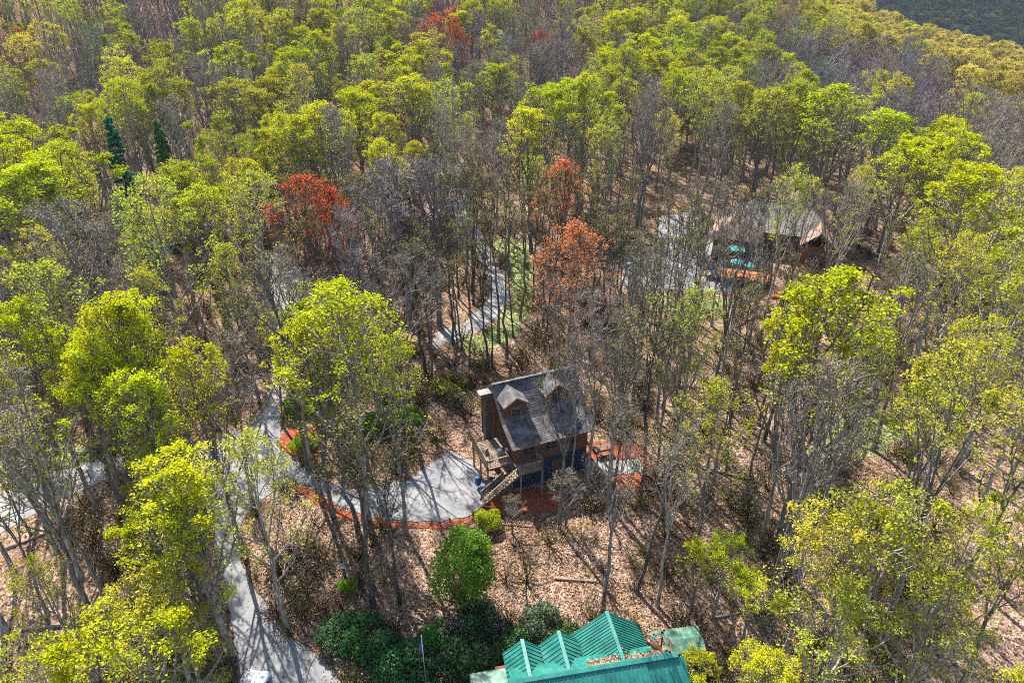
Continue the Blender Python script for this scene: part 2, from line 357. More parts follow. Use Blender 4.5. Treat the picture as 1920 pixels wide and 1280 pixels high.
def shingled(par, a, b, c, d, rows, mat, name='roof_slope'):
    """slope a-b eave, d-c ridge: slab plus overlapping courses as real wedges"""
    a, b, c, d = map(Vector, (a, b, c, d))
    base = MB().slab([a, b, c, d], .14).build(name, mat, par)
    n = (b - a).cross(d - a).normalized(); n = -n if n.z < 0 else n
    m = MB()
    r_ = random.Random(rows)
    for k in range(rows):
        t0, t1 = k / rows, (k + 1) / rows
        p0, p1, p2, p3 = a.lerp(d, t0), b.lerp(c, t0), b.lerp(c, t1), a.lerp(d, t1)
        segs = max(1, int((b - a).length / 1.0))
        for s in range(segs):
            s0, s1 = s / segs, (s + 1) / segs; e = .012 + r_.random() * .014
            A, B_, C, D = p0.lerp(p1, s0), p0.lerp(p1, s1), p3.lerp(p2, s1), p3.lerp(p2, s0)
            m.add([A + n * .004, B_ + n * .004, C + n * .006, D + n * .006, A + n * e, B_ + n * e], [(4, 5, 2, 3), (0, 1, 5, 4), (0, 4, 3), (1, 2, 5)])
    o = m.build('shingles', mat, base); o['kind'] = 'stuff'
    return base
wall = MB(); wall.box(((WL + WR) / 2, (WF + WB) / 2, 3.9), (WR - WL, WB - WF, 2.7))
w1 = wall.build('wall', SIDING, house)
MB().box(((WL + WR) / 2, (WF + WB) / 2, 1.0), (WR - WL - .02, WB - WF - .02, 3.1)).build('foundation_wall', BLUEW, house)
# gable ends
for u, nm in ((WL + .02, 'gable_wall'), (WR - .02, 'gable_wall')):
    m = MB(); pts = [(u, WF, 5.2), (u, VB, 6.1), (u, VR, 9.1), (u, 2 * VR - VB, 6.1), (u, WB, 5.2)]
    t = -.12 if u > 4 else .12
    m.add([Vector(p) for p in pts] + [Vector(p) + Vector((t, 0, 0)) for p in pts], [(0, 1, 2, 3, 4), (9, 8, 7, 6, 5)] + [(i, (i + 1) % 5, (i + 1) % 5 + 5, i + 5) for i in range(5)])
    m.build(nm, SIDING, house)
boards(w1, (WL, WF), (WR, WF), 2.6, 5.15, .03, .2, SIDING)
boards(w1, (WL, WB), (WL, WF), 2.6, 5.15, .03, .2, SIDING)
L_, R_ = 0, 9.0
shingled(house, (L_, 0, EZ), (R_, 0, EZ), (R_, VB, BZ), (L_, VB, BZ), 13, SHING)
shingled(house, (L_, VB, BZ + .01), (R_, VB, BZ + .01), (R_, VR, RZ), (L_, VR, RZ), 19, SHING)
shingled(house, (R_, 2 * VR, EZ), (L_, 2 * VR, EZ), (L_, VR, RZ), (R_, VR, RZ), 28, SHING)
MB().bar((L_, VR, RZ + .05), (R_, VR, RZ + .05), .3, .06).build('ridge_cap', SHING, house)
fa = MB().bar((L_, -.02, EZ - .1), (R_, -.02, EZ - .1), .05, .2).build('fascia', TRIMB, house)
for u in (L_ - .02, R_ + .02):
    MB().bar((u, 0, EZ - .06), (u, VB, BZ - .06), .04, .2).bar((u, VB, BZ - .06), (u, VR, RZ - .06), .04, .2).bar((u, VR, RZ - .06), (u, 2 * VR, EZ - .06), .04, .2).build('rake_board', TRIMB, house)
MB().cyl((L_, -.1, EZ - .06), (R_, -.1, EZ - .06), .06, n=6).build('gutter', TRIMB, house)
def window(par, c, w, h, axis='u', out=-1, mat=TRIMB):
    """window in a wall facing -v (axis u) or -u (axis v)"""
    c = Vector(c); t = .07
    e = Vector((1, 0, 0)) if axis == 'u' else Vector((0, 1, 0)); o_ = Vector((0, out, 0)) if axis == 'u' else Vector((out, 0, 0))
    m = MB()
    def bx(cc, ww, hh): m.box(cc + o_ * .04, (ww, .09, hh) if axis == 'u' else (.09, ww, hh))
    bx(c + Vector((0, 0, h / 2)), w + t, t); bx(c - Vector((0, 0, h / 2)), w + t, t); bx(c + e * w / 2, t, h - t); bx(c - e * w / 2, t, h - t); bx(c, .04, h - t)
    f = m.build('window', mat, par)
    MB().box(c + o_ * .02, (w - .02, .03, h - .02) if axis == 'u' else (.03, w - .02, h - .02)).build('pane', GLASS, f)
for u in (2.0, 4.3, 6.6): window(house, (u, WF - .03, 4.1), 1.1, 1.2)
window(house, (1.9, WF - .03 + .01, 1.2), .9, .9)
window(house, (WL - .03, 3.6, 4.1), 1.2, 1.3, 'v'); window(house, (WL - .03, 7.6, 4.1), 1.1, 1.2, 'v')
MB().box((5.3, WF - .04, 1.0), (1.6, .08, 2.0)).build('basement_door', DARKW, house)
# dormers: gabled, rising from the upper slope
def dormer(uc, w, v0, zb, zw, zr, v1):
    d = MB().box((uc, v0 + .05, (zb + zw) / 2), (w, .1, zw - zb)).add([(uc - w / 2, v0, zw), (uc + w / 2, v0, zw), (uc, v0, zr - .12), (uc - w / 2, v0 + .1, zw), (uc + w / 2, v0 + .1, zw), (uc, v0 + .1, zr - .12)], [(0, 1, 2), (5, 4, 3), (0, 3, 4, 1), (1, 4, 5, 2), (2, 5, 3, 0)]).build('dormer', SIDING, house)
    for s in (-1, 1): MB().box((uc + s * (w / 2 - .05), (v0 + v1) / 2 + .051, (zb + zw) / 2), (.1, v1 - v0 - .1, zw - zb)).build('dormer_cheek', SIDING, d)
    ov, fr = .25, .3; dz = (zr - zw) / (w / 2) * ov
    for s in (-1, 1):
        q = [(uc + s * (w / 2 + ov), v0 - fr, zw - dz + .06), (uc + s * (w / 2 + ov), v1 + .6, zw - dz + .06), (uc, v1 + .6, zr + .06), (uc, v0 - fr, zr + .06)]
        MB().slab(q, .1).build('dormer_roof', SHING, d)
        MB().bar((uc + s * (w / 2 + ov), v0 - fr - .02, zw - dz), (uc, v0 - fr - .02, zr), .04, .16).build('rake_board', TRIMB, d)
    window(d, (uc, v0 - .01, (zb + zw) / 2 + .1), w * .42, (zw - zb) * .62, mat=TRIMB)
dormer(1.5, 2.2, 2.9, 6.3, 8.2, 8.95, 5.2)
dormer(6.0, 2.3, 3.2, 6.5, 8.25, 9.15, 5.6)
# chimney chase with a pale metal cap at the left end
MB().box((-.35, 5.9, 4.0), (.6, .8, 8.2)).build('chimney', DARKW, house)
ch = MB().box((-.5, 5.9, 8.16), (1.5, .95, .1)).build('chimney_cap', PALE, house)
# deck
DZ = 2.75
def railing(par, pts, z, post=True, name='rail'):
    for a, b in zip(pts[:-1], pts[1:]):
        a = Vector(a); b = Vector(b); up = Vector((0, 0, 1))
        MB().bar(a + up * 1.0, b + up * 1.0, .13, .05).build('top_rail', DECKW, par)
        MB().bar(a + up * .15, b + up * .15, .05, .08).build('bottom_rail', DECKW, par)
        n = int((b - a).length / .16); m = MB()
        for i in range(1, n):
            p = a.lerp(b, i / n); m.box(p + up * .57, (.035, .035, .8))
        m.build('balusters', DECKW, par, kind='stuff')
        for q in (a, b): MB().box(q + up * .5, (.1, .1, 1.06)).build('rail_post', DECKW, par)
deck = thing('front_deck', 'weathered wooden deck and landing on posts with straight stair down to the driveway', 'deck', (fl.x, fl.y, 0), HY)
k = 0
for v in np.arange(.98, 5.3, .145): MB().box((-.87, v, DZ - .02), (2.76, .135, .04)).build('deck_board', DECKW, deck)
for v in np.arange(-.85, .9, .145): MB().box((1.65, v, DZ - .02), (2.4, .135, .04)).build('deck_board', DECKW, deck)
MB().box((-.87, 3.1, DZ - .15), (2.7, 4.3, .2)).box((1.65, -.02, DZ - .15), (2.3, 1.6, .2)).build('joists', DARKW, deck)
for u, v in ((-2.15, 1.0), (-2.15, 3.1), (-2.15, 5.2), (.35, .95), (.52, -.85), (2.75, -.85)):
    MB().box((u, v, DZ / 2 - .3), (.14, .14, DZ + .4)).build('deck_post', DECKW, deck)
railing(deck, [(-2.2, 5.2, DZ), (-2.2, 1.0, DZ), (-.2, 1.0, DZ)], DZ)
railing(deck, [(.85, -.88, DZ), (2.8, -.88, DZ), (2.8, .7, DZ)], DZ)
stair = MB()
S0 = Vector((.45, -.4, DZ)); S1 = Vector((-3.35, -.4, .02)); nst = 15
for i in range(1, nst):
    p = S0.lerp(S1, i / nst); MB().box(p, (.27, .95, .045)).build('stair_tread', DECKW, deck)
for s in (-.5, .5):
    MB().bar(S0 + Vector((0, s, -.12)), S1 + Vector((0, s, -.02)), .05, .26).build('stringer', DARKW, deck)
    a = S0 + Vector((-.1, s, 0)); b = S1 + Vector((.15, s, .1))
    if s > 0: a = S0.lerp(S1, .35) + Vector((0, s, 0))
    MB().bar(a + Vector((0, 0, .98)), b + Vector((0, 0, .95)), .12, .05).build('stair_rail', DECKW, deck)
    m = MB(); n = 22 if s < 0 else 14
    for i in range(1, n): p = a.lerp(b, i / n); m.box(p + Vector((0, 0, .48)), (.035, .035, .9))
    m.build('balusters', DECKW, deck, kind='stuff')
    for q in (a, b): MB().box(q + Vector((0, 0, .42)), (.1, .1, 1.15)).build('rail_post', DECKW, deck)
def loc(u, v, z=0): return house_M @ Vector((u, v, z))
house_M = frame(Vector((fl.x, fl.y, 0)), HY)
# things on and under the deck
gr = thing('grill', 'grey gas grill standing on the deck near the house wall', 'grill', loc(-.35, 2.2, DZ), HY)
MB().box((0, 0, .45), (.7, .5, .7)).build('cabinet', STEEL, gr); MB().cyl((-.38, 0, .9), (.38, 0, .9), .22, n=12).build('lid', STEEL, gr, True); MB().box((.55, 0, .8), (.35, .42, .04)).build('side_shelf', WHITE, gr); MB().bar((-.25, -.26, .92), (.25, -.26, .92), .03).build('handle', STEEL, gr)
bl = ['upright blue barrel at the outer edge under the deck', 'upright blue barrel beside the front deck post', 'blue barrel under the deck nearest the stairs']
for i, (u, v) in enumerate(((-2.75, 2.3), (-1.6, 1.6), (-2.7, 1.0))):
    t = thing('barrel', bl[i], 'barrel', loc(u, v, 0.03), 0, 'blue barrels by the deck')
    rings = []
    for z, r in ((0, .27), (.05, .29), (.3, .3), (.32, .315), (.34, .3), (.6, .3), (.62, .315), (.64, .3), (.87, .29), (.9, .27)):
        rings.append([(r * math.cos(a), r * math.sin(a), z) for a in np.arange(0, 2 * PI, PI / 8)])
    MB().loft(rings).build('drum', BLUEP, t, True); MB().cyl((0, 0, .9), (0, 0, .93), .24, n=16).build('lid', BLUEP, t)
pc = thing('patio_chair', 'tan patio chair near the rail on the deck', 'chair', loc(-1.5, 2.4, DZ), HY + .6)
MB().box((0, 0, .43), (.5, .48, .06)).build('seat', DECKW, pc); MB().box((0, .25, .75), (.5, .05, .6), rx=-.2).build('backrest', DECKW, pc)
for a in (-.22, .22):
    for b in (-.2, .2): MB().box((a, b, .2), (.05, .05, .4)).build('leg', DECKW, pc)
pt = P(1131, 838, .7); pt.z = hz(pt.x, pt.y) + .06
tb = thing('picnic_table', 'weathered reddish picnic table with benches on the red mulch', 'picnic table', pt, rad(18))
for i in range(5): MB().box((0, (i - 2) * .15, .75), (1.9, .14, .04)).build('table_board', TRIMB, tb)
for s in (-1, 1):
    MB().box((0, s * .72, .45), (1.9, .26, .05)).build('bench', TRIMB, tb)
    MB().bar((s * .7, -.7, 0), (s * .7, .25, .73), .07, .09).bar((s * .7 + .08, .7, 0), (s * .7 + .08, -.25, .73), .07, .09).bar((s * .7 + .04, -.8, .4), (s * .7 + .04, .8, .4), .05, .09).build('trestle', TRIMB, tb)
for (a, b), lb in ((((1003, 965), (1012, 978)), 'short dark landscape timber at the left side of the bed corner'), (((1012, 978), (1045, 960)), 'long dark landscape timber edging the red bed corner')):
    A = G(*a); B = G(*b); t = MB().bar(A + Vector((0, 0, .12)), B + Vector((0, 0, .12)), .2, .22).build('landscape_timber', DARKW); tag(t, lb, 'timber', 'timbers edging the mulch bed')

# ------------------------------------------------------------------ green-roofed house
gA = P(915, 1284, 3.6); gB = P(1282, 1235, 3.6)
yaw = math.atan2(gB.y - gA.y, gB.x - gA.x); GYAW = yaw + rad(2)
gh = thing('green_roofed_house', 'house with teal standing-seam metal roof and three rear cross gables', 'house', (gA.x, gA.y, 0), GYAW)
GL = (gB - gA).length; gz = hz(5, 27)
MB().box((GL / 2 + .3, -.2, (gz + .5) / 2 - .4), (GL - 1.2, 6.4, -gz + 2.4)).build('wall', SIDING, gh)
def metal_slope(par, a, b, c, d, n, w=.05, h=.05, mat=TEAL):
    o = MB().slab([a, b, c, d], .08).build('roof_panel', mat, par); r = MB().ribs(a, b, c, d, n, w, h).build('standing_seams', mat, o); r['kind'] = 'stuff'; return o
metal_slope(gh, (1.4, -4.6, .9), (GL - 2.6, -4.6, .9), (GL - 2.6, 0, 3.6), (1.4, 0, 3.6), 30)
metal_slope(gh, (GL - 2.58, -4.6, .78), (GL + .2, -4.6, .78), (GL + .2, -.12, 3.42), (GL - 2.58, -.12, 3.42), 9)
metal_slope(gh, (-1.2, -4.6, .78), (1.38, -4.6, .78), (1.38, -.12, 3.42), (-1.2, -.12, 3.42), 7)
metal_slope(gh, (GL - 1.6, 1.5, 2.75), (1.6, 1.5, 2.75), (1.6, 0, 3.58), (GL - 1.6, 0, 3.58), 22)
for s in (1,):
    MB().slab([(1.4, -.22, 3.6), (GL - .3, -.22, 3.6), (GL - .3, .04, 3.68), (1.4, .04, 3.68)], .04).build('ridge_cap', TEAL, gh)
    MB().slab([(GL - .3, .18, 3.6), (1.4, .18, 3.6), (1.4, .041, 3.68), (GL - .3, .041, 3.68)], .04).build('ridge_cap', TEAL, gh)
    MB().slab([(-1.2, -.25, 3.46), (1.4, -.25, 3.46), (1.4, .06, 3.52), (-1.2, .06, 3.52)], .04).build('ridge_cap', TEAL, gh)
def cross(u, w, ln, zr, drop, n):
    gl = MB()
    for s in (-1, 1):
        a, b, c, d = (u + s * w, ln, zr - drop), (u + s * w, .1, zr - drop), (u, .1, zr), (u, ln, zr)
        metal_slope(gh, a, b, c, d, n, .045, .045)
        MB().bar((u + s * w, ln + .02, zr - drop - .05), (u, ln + .02, zr - .05), .04, .14).build('rake_trim', TEAL, gh)
    gl.add([(u - w + .1, ln - .3, zr - drop - .1), (u + w - .1, ln - .3, zr - drop - .1), (u, ln - .3, zr - .12), (u - w + .1, ln - .42, zr - drop - .1), (u + w - .1, ln - .42, zr - drop - .1), (u, ln - .42, zr - .12)], [(0, 2, 1), (3, 4, 5), (0, 1, 4, 3), (1, 2, 5, 4), (2, 0, 3, 5)])
    gl.build('gable_wall', SIDING, gh)
    MB().bar((u, ln + .05, zr + .05), (u, .15, zr + .05), .26, .05).build('ridge_cap', TEAL, gh)
cross(9.45, 2.75, 4.2, 3.55, 2.1, 17)
cross(5.6, 1.5, 3.3, 3.42, 1.3, 9)
cross(2.9, 1.4, 3.1, 3.4, 1.2, 9)
MB().slab([(-1.0, 0.3, 1.7), (2.0, 0.3, 1.7), (2.0, 2.6, 1.3), (-1.0, 2.6, 1.3)], .08).build('porch_roof', TEALD, gh)
gM = frame(Vector((gA.x, gA.y, 0)), GYAW)
for u, v, z in ((11.2, -1.6, 2.7), (11.55, -2.4, 2.2)):
    MB().cyl((u, v, z - .15), (u, v, z + .3), .07, n=10).cyl((u, v, z + .28), (u + .1, v - .05, z + .42), .11, .05, n=10).build('vent_pipe', WHITE, gh, True)
# debris lying on the roof valley
def leafy_patch_mesh(name, pts, sizes, mat, flat=.5):
    pts = np.asarray(pts); n = len(pts); sizes = np.asarray(sizes)
    a = rng.uniform(0, 2 * PI, n); tz = rng.normal(0, flat, n); tx = rng.normal(0, flat, n)
    U = np.stack([np.cos(a), np.sin(a), tz], -1); Vv = np.stack([-np.sin(a), np.cos(a), tx], -1)
    U *= (sizes * .5)[:, None]; Vv *= (sizes * .32)[:, None]
    q = np.stack([pts - U, pts + Vv, pts + U, pts - Vv], 1).reshape(-1, 3)
    return npmesh(name, q, np.arange(4 * n).reshape(n, 4), mat, attr=rng.random(n))
def litter_mat():
    m, n, out = mat_new('dry_leaves'); L = n.links.new
    at = N(n, 'ShaderNodeAttribute', attribute_type='GEOMETRY', attribute_name='v')
    r = ramp(n, [(0, (.05, .03, .02)), (.25, (.16, .09, .05)), (.45, (.30, .18, .11)), (.7, (.42, .28, .20)), (.9, (.56, .44, .36)), (1, (.32, .28, .06))]); L(at.outputs['Fac'], r.inputs[0])
    d = N(n, 'ShaderNodeBsdfDiffuse'); t = N(n, 'ShaderNodeBsdfTranslucent'); mx = N(n, 'ShaderNodeMixShader'); mx.inputs[0].default_value = .2
    L(r.outputs[0], d.inputs[0]); L(r.outputs[0], t.inputs[0]); L(d.outputs[0], mx.inputs[1]); L(t.outputs[0], mx.inputs[2]); L(mx.outputs[0], out.inputs[0]); return m
LITTER = litter_mat()
pts = []
for i in range(900):
    u = rng.uniform(6.9, 12.2); v = abs(rng.normal(0, .28)) + .2
    if abs(u - 9.45) < .2: continue
    base = max(3.55 - v * .52, 3.55 - 2.1 / 2.75 * abs(u - 9.45)) if v < 4 else 0
    p = gM @ Vector((u, v, base + .08 + rng.random() * .06)); pts.append(p)
tag(link('roof_leaf_litter', leafy_patch_mesh('roof_leaf_litter', pts, rng.uniform(.12, .2, len(pts)), LITTER)), 'drift of dry tan leaves behind the ridge of the teal roof', 'leaves', kind='stuff')
# greenhouse-like shed to the right
sh0 = P(1262, 1196, .6); szg = hz(sh0.x, sh0.y)
sh = thing('garden_shelter', 'small open shelter roofed with worn green panels beside the teal-roofed house', 'shelter', (sh0.x, sh0.y, szg), GYAW - rad(2))
zt = .6 - szg
prof = [(-1.15, zt - .25), (-.2, zt + .12), (.75, zt + .1), (1.05, zt - .3)]
for i in range(5):
    x0, x1 = -.35 + i * .52, -.35 + (i + 1) * .52 - .03
    for (v0, z0), (v1, z1) in zip(prof[:-1], prof[1:]):
        MB().slab([(x0, v0, z0), (x1, v0, z0), (x1, v1, z1), (x0, v1, z1)], .04).build('roof_panel', TEALD, sh)
for x in (-.36, 2.24):
    for v in (-1.1, 1.0): MB().box((x, v, zt / 2 - .25), (.1, .1, zt)).build('post', DARKW, sh)
for v0, z0 in prof: MB().bar((-.4, v0, z0 - .07), (2.28, v0, z0 - .07), .07).build('purlin', DARKW, sh)
MB().bar((-.41, -1.15, zt - .2), (-.41, -.2, zt + .17), .05, .1).build('edge_trim', REDP, sh)
for a, b in (((-1.6, -1.0), (-1.35, .75)), ((-1.35, .75), (-.5, .8)), ((-1.6, -1.0), (-.5, -1.05)), ((-.5, -1.05), (-.5, .8))):
    MB().bar((*a, zt - .2), (*b, zt - .2), .34, .06).build('frame_rail', TEALD, sh)
MB().box((-1.5, -.95, zt / 2 - .2), (.09, .09, zt - .1)).box((-1.3, .72, zt / 2 - .2), (.09, .09, zt - .1)).build('post', DARKW, sh)
fp0 = P(790, 1192, 5.2); fzg = hz(fp0.x, fp0.y)
fp = thing('flagpole', 'slim pale pole with limp blue and white flag in front of laurel bushes', 'flagpole', (fp0.x, fp0.y, fzg))
MB().cyl((0, 0, 0), (0, 0, 5.2 - fzg), .045, .03, 8).build('pole', STEEL, fp, True); MB().cyl((0, 0, 5.2 - fzg), (0, 0, 5.3 - fzg), .06, .02, 8).build('finial', WHITE, fp, True)
fg = MB(); hh = 5.1 - fzg; rows_ = []
for i in range(9):
    z = hh - .5 - i * .13; rows_.append([(-.04 - .03 * j, .05 * math.sin(j * 1.9 + i * .5), z - .05 * j) for j in range(7)])
for i in range(8):
    for j in range(6):
        fg.add([rows_[i][j], rows_[i][j + 1], rows_[i + 1][j + 1], rows_[i + 1][j]], [(0, 1, 2, 3)])
fl_ = fg.build('flag', paint('blue_cloth', (.08, .14, .42)), fp); 

# ------------------------------------------------------------------ brown-roofed house at the upper right
b0 = P(1455, 436, 3.8)
bz = hz(b0.x, b0.y)
bh = thing('brown_roofed_house', 'large house with brown and pale grey hip roofs half hidden behind budding trees', 'house', (b0.x, b0.y, bz), rad(-20))
MB().box((0, 2.5, 1.9), (15.5, 9.0, 4.6)).build('wall', SIDING, bh)
e = 4.3; r0 = 8.2
A = [(-8.3, -2.6, e), (8.3, -2.6, e), (8.3, 7.6, e), (-8.3, 7.6, e)]; R0 = (-4.4, 2.5, r0); R1 = (4.4, 2.5, r0)
for q, mt, rw in (((A[0], A[1], R1, R0), PALEROOF, 22), ((A[2], A[3], R0, R1), PALEROOF, 22)): shingled(bh, *q, rw, mt)
for q in ((A[3], A[0], R0), (A[1], A[2], R1)): MB().slab(q, .14).build('roof_slope', PALEROOF, bh)
MB().bar(R0, R1, .35, .1).build('ridge_cap', PALEROOF, bh)
# front wing, brown hip
wx, wy, ww = -6.4, -3.6, 3.9
MB().box((wx, wy, 1.9), (6.6, 6.6, 4.6)).build('wing_wall', SIDING, bh)
B = [(wx - ww, wy - ww, 4.2), (wx + ww, wy - ww, 4.2), (wx + ww, wy + ww, 4.2), (wx - ww, wy + ww, 4.2)]; T0 = (wx, wy - .6, 7.5); T1 = (wx, wy + 2.6, 7.5)
MB().slab((B[0], B[1], T0), .14).build('roof_slope', BRNROOF, bh); MB().slab((B[2], B[3], T1), .14).build('roof_slope', BRNROOF, bh)
shingled(bh, B[3], B[0], T0, T1, 16, BRNROOF); shingled(bh, B[1], B[2], T1, T0, 16, BRNROOF)
wz = (6.6, -3.2)
B = [(3.8, -5.6, 3.9), (9.4, -5.6, 3.9), (9.4, .6, 3.9), (3.8, .6, 3.9)]; T0 = (6.6, -5.6, 6.2); T1 = (6.6, .6, 6.2)
MB().box((6.6, -2.6, 1.7), (4.8, 5.4, 4.2)).build('wing_wall', SIDING, bh)
shingled(bh, B[3], B[0], T0, T1, 14, BRNROOF); shingled(bh, B[1], B[2], T1, T0, 14, BRNROOF)
for u in (-2.5, 0, 2.4): window(bh, (u, -2.03, 2.4), 1.3, 1.5)
window(bh, (wx, wy - 3.33, 2.4), 1.6, 1.5); window(bh, (6.6, -5.33, 2.2), 1.6, 1.5)
MB().box((0, -2.05, .9), (1.0, .08, 2.0)).build('door', DARKW, bh)
for u in (-3.6, 3.0):
    MB().box((u, 3.6, 7.6), (.8, .8, 2.6)).build('chimney', TRIMB, bh)
dk = thing('side_deck', 'orange stained deck with slatted railing beside the brown roofed house', 'deck', G(1372, 520) + Vector((0, 0, .05)), rad(-20))
MB().box((1.5, -1.6, 1.3), (7.6, 3.4, .15)).build('deck_floor', ORWOOD, dk)
for u in (-2.2, 1.4, 5.1): MB().box((u, -3.2, .6), (.16, .16, 2.4)).build('deck_post', ORWOOD, dk)
for a, b in (((-2.3, 0), (-2.3, -3.3)), ((-2.3, -3.3), (5.3, -3.3))):
    MB().bar((*a, 2.35), (*b, 2.35), .14, .06).build('top_rail', ORWOOD, dk)
    n = 16 if a[0] == b[0] else 36; m = MB()
    for i in range(n + 1): p = Vector((*a, 1.85)).lerp(Vector((*b, 1.85)), i / n); m.box(p, (.06, .06, 1.0))
    m.build('balusters', ORWOOD, dk, kind='stuff')
for i in range(10): MB().bar((-2.6 - i * .28, -.2, 1.25 - i * .13), (-2.6 - i * .28, -1.4, 1.25 - i * .13), .26, .05).build('stair_tread', ORWOOD, dk)
for (px, py), s, lb in (((1383, 487), 1.05, 'larger turquoise patio umbrella on the orange deck'), ((1406, 494), .8, 'smaller turquoise patio umbrella right of the larger one')):
    p = P(px, py, 4.0); zb_ = hz(p.x, p.y)
    t = thing('patio_umbrella', lb, 'umbrella', (p.x, p.y, zb_), 0, 'turquoise patio umbrellas')
    MB().cyl((0, 0, 0), (0, 0, 4.1 - zb_), .03, n=8).build('pole', WHITE, t)
    m = MB(); ring = [(s * math.cos(a * PI / 4), s * math.sin(a * PI / 4), 3.7 - zb_) for a in range(8)]; ring2 = [(x, y, z - .2) for x, y, z in ring]
    m.add([(0, 0, 4.25 - zb_)] + ring + ring2, [(0, 1 + i, 1 + (i + 1) % 8) for i in range(8)] + [(1 + i, 9 + i, 9 + (i + 1) % 8, 1 + (i + 1) % 8) for i in range(8)]); m.build('canopy', CANVAS, t)
aw = P(1382, 465, 4.0); t = MB().slab([aw + Vector((-1.1, -.4, -.3)), aw + Vector((1.1, -.9, -.3)), aw + Vector((1.2, .4, .1)), aw + Vector((-.9, .8, .1))], .05).build('awning', CANVAS)
t.parent = bh; t.matrix_parent_inverse = (Matrix.Translation((b0.x, b0.y, bz)) @ Matrix.Rotation(rad(-20), 4, 'Z')).inverted()
c0 = G(1471, 560); cn = thing('overturned_canoe', 'faded red canoe lying upside down below the brown roofed house', 'canoe', c0 + Vector((0, 0, .05)), rad(-15))
rings = []
for i in range(11):
    x = -2.2 + i * .44; w = .45 * math.sqrt(max(0.02, 1 - (x / 2.25) ** 2)); hgt = .42 + .1 * (x / 2.2) ** 2 - .25 * (abs(x) / 2.2) ** 4
    rings.append([(x, w * math.cos(a), max(0, hgt * math.sin(a))) for a in np.linspace(0, PI, 9)])
MB().loft(rings).build('hull', REDP, cn, True); MB().bar((-2.1, 0, .42), (2.1, 0, .42), .04).build('keel', REDP, cn)

# cars
def car(name, label, loc_, rz, paintm, L=4.5, Wd=1.85, Ht=1.65):
    t = thing(name, label, 'car', loc_, rz, None); h = Wd / 2
    prof = [(-L/2, .35, .75), (-L/2 + .12, .3, .95), (-L/2 + .5, .28, 1.0), (-.2 * L, .28, 1.02), (.1 * L, .28, 1.02), (.3 * L, .28, 1.0), (.42 * L, .28, .92), (L/2 - .05, .3, .78), (L/2, .38, .62)]
    rings = [[(-h * .94, y, zb), (h * .94, y, zb), (h, y, (zb + zt_) / 2), (h * .93, y, zt_), (0, y, zt_ + .03), (-h * .93, y, zt_), (-h, y, (zb + zt_) / 2)] for y, zb, zt_ in prof]
    MB().loft(rings).build('body', paintm, t, True)
    ca = [(-L * .46, .98, .82), (-L * .40, Ht - .12, .74), (-L * .1, Ht, .72), (L * .06, Ht - .05, .72), (L * .22, 1.0, .84)]
    MB().loft([[(-h * w, y, .95), (h * w, y, .95), (h * w * (1 if z < 1.1 else .92), y, z), (-h * w * (1 if z < 1.1 else .92), y, z)] for y, z, w in ca]).build('cabin_glass', GLASS, t)
    rf = [(-L * .41, Ht - .1), (-L * .1, Ht + .02), (L * .06, Ht - .03)]
    MB().loft([[(-h * .68, y, z - .03), (h * .68, y, z - .03), (h * .64, y, z + .03), (-h * .64, y, z + .03)] for y, z in rf]).build('roof', paintm, t)
    for x in (-1, 1):
        MB().bar((x * h * .74, L * .215, 1.0), (x * h * .66, L * .07, Ht - .02), .07).bar((x * h * .76, -L * .12, 1.0), (x * h * .67, -L * .12, Ht), .07).build('pillar', paintm, t)
        for y in (-L * .31, L * .31):
            w = MB().cyl((x * (h - .2), y, .34), (x * (h + .01), y, .34), .34, n=16).build('wheel', TYRE, t); MB().cyl((x * (h - .02), y, .34), (x * (h + .025), y, .34), .2, n=12).build('rim', STEEL, w)
        MB().box((x * h * .7, L / 2 - .06, .72), (.38, .12, .13)).build('headlight', WHITE, t); MB().box((x * h * .75, -L / 2 + .06, .82), (.26, .1, .16)).build('tail_light', RED2, t)
        MB().box((x * (h + .1), L * .19, 1.02), (.18, .1, .13)).build('mirror', paintm, t)
    return t
p = G(1334, 515); car('parked_car', 'black car parked beside the orange deck on pale court', p + Vector((0, 0, .06)), rad(165), CARK)
p = G(1196, 505); car('parked_car', 'blue-grey car at the far left of the pale parking court', p + Vector((0, 0, .06)), rad(70), CARB)
p = P(452, 1296, -1.0); p.z = hz(p.x, p.y) + .07; car('parked_car', 'white car on the pale driveway cut by the bottom edge', p, rad(-8), CARW, 4.8, 1.95, 1.75)

# distant houses, sheds
def farhouse(name, label, px, py, w, d, h, rz, wallm, roofm, cat='house'):
    p = G(px, py); t = thing(name, label, cat, p, rz)
    wl = MB().box((0, 0, h / 2 - .5), (w, d, h + 1)).build('wall', wallm, t)
    MB().add([(-w/2 + .02, -d/2 + .02, h), (-w/2 + .02, d/2 - .02, h), (-w/2 + .02, 0, h + d * .27), (w/2 - .02, -d/2 + .02, h), (w/2 - .02, d/2 - .02, h), (w/2 - .02, 0, h + d * .27)], [(0, 2, 1), (3, 4, 5), (0, 3, 5, 2), (1, 2, 5, 4), (0, 1, 4, 3)]).build('gable_wall', wallm, t)
    for s in (-1, 1): MB().slab([(-w/2 - .4, s * (d/2 + .4), h - .1), (w/2 + .4, s * (d/2 + .4), h - .1), (w/2 + .4, 0, h + d * .3), (-w/2 - .4, 0, h + d * .3)], .15).build('roof_slope', roofm, t)
    n = max(1, int(w / 3.2))
    for i in range(n):
        x = -w / 2 + (i + .5) * w / n; f = MB().box((x, -d / 2 - .03, h * .55), (1.3, .06, 1.3)).build('window', WHITE, t); MB().box((x, -d / 2 - .05, h * .55), (1.1, .06, 1.1)).build('pane', GLASS, f)
    return t
TANP = surf('tan_wall', (.45, .36, .30), (.33, .26, .21), rough=.8); PINKR = surf('pinkish_pale_roof', (.56, .46, .43), (.40, .33, .31), rough=.8, scale=1)
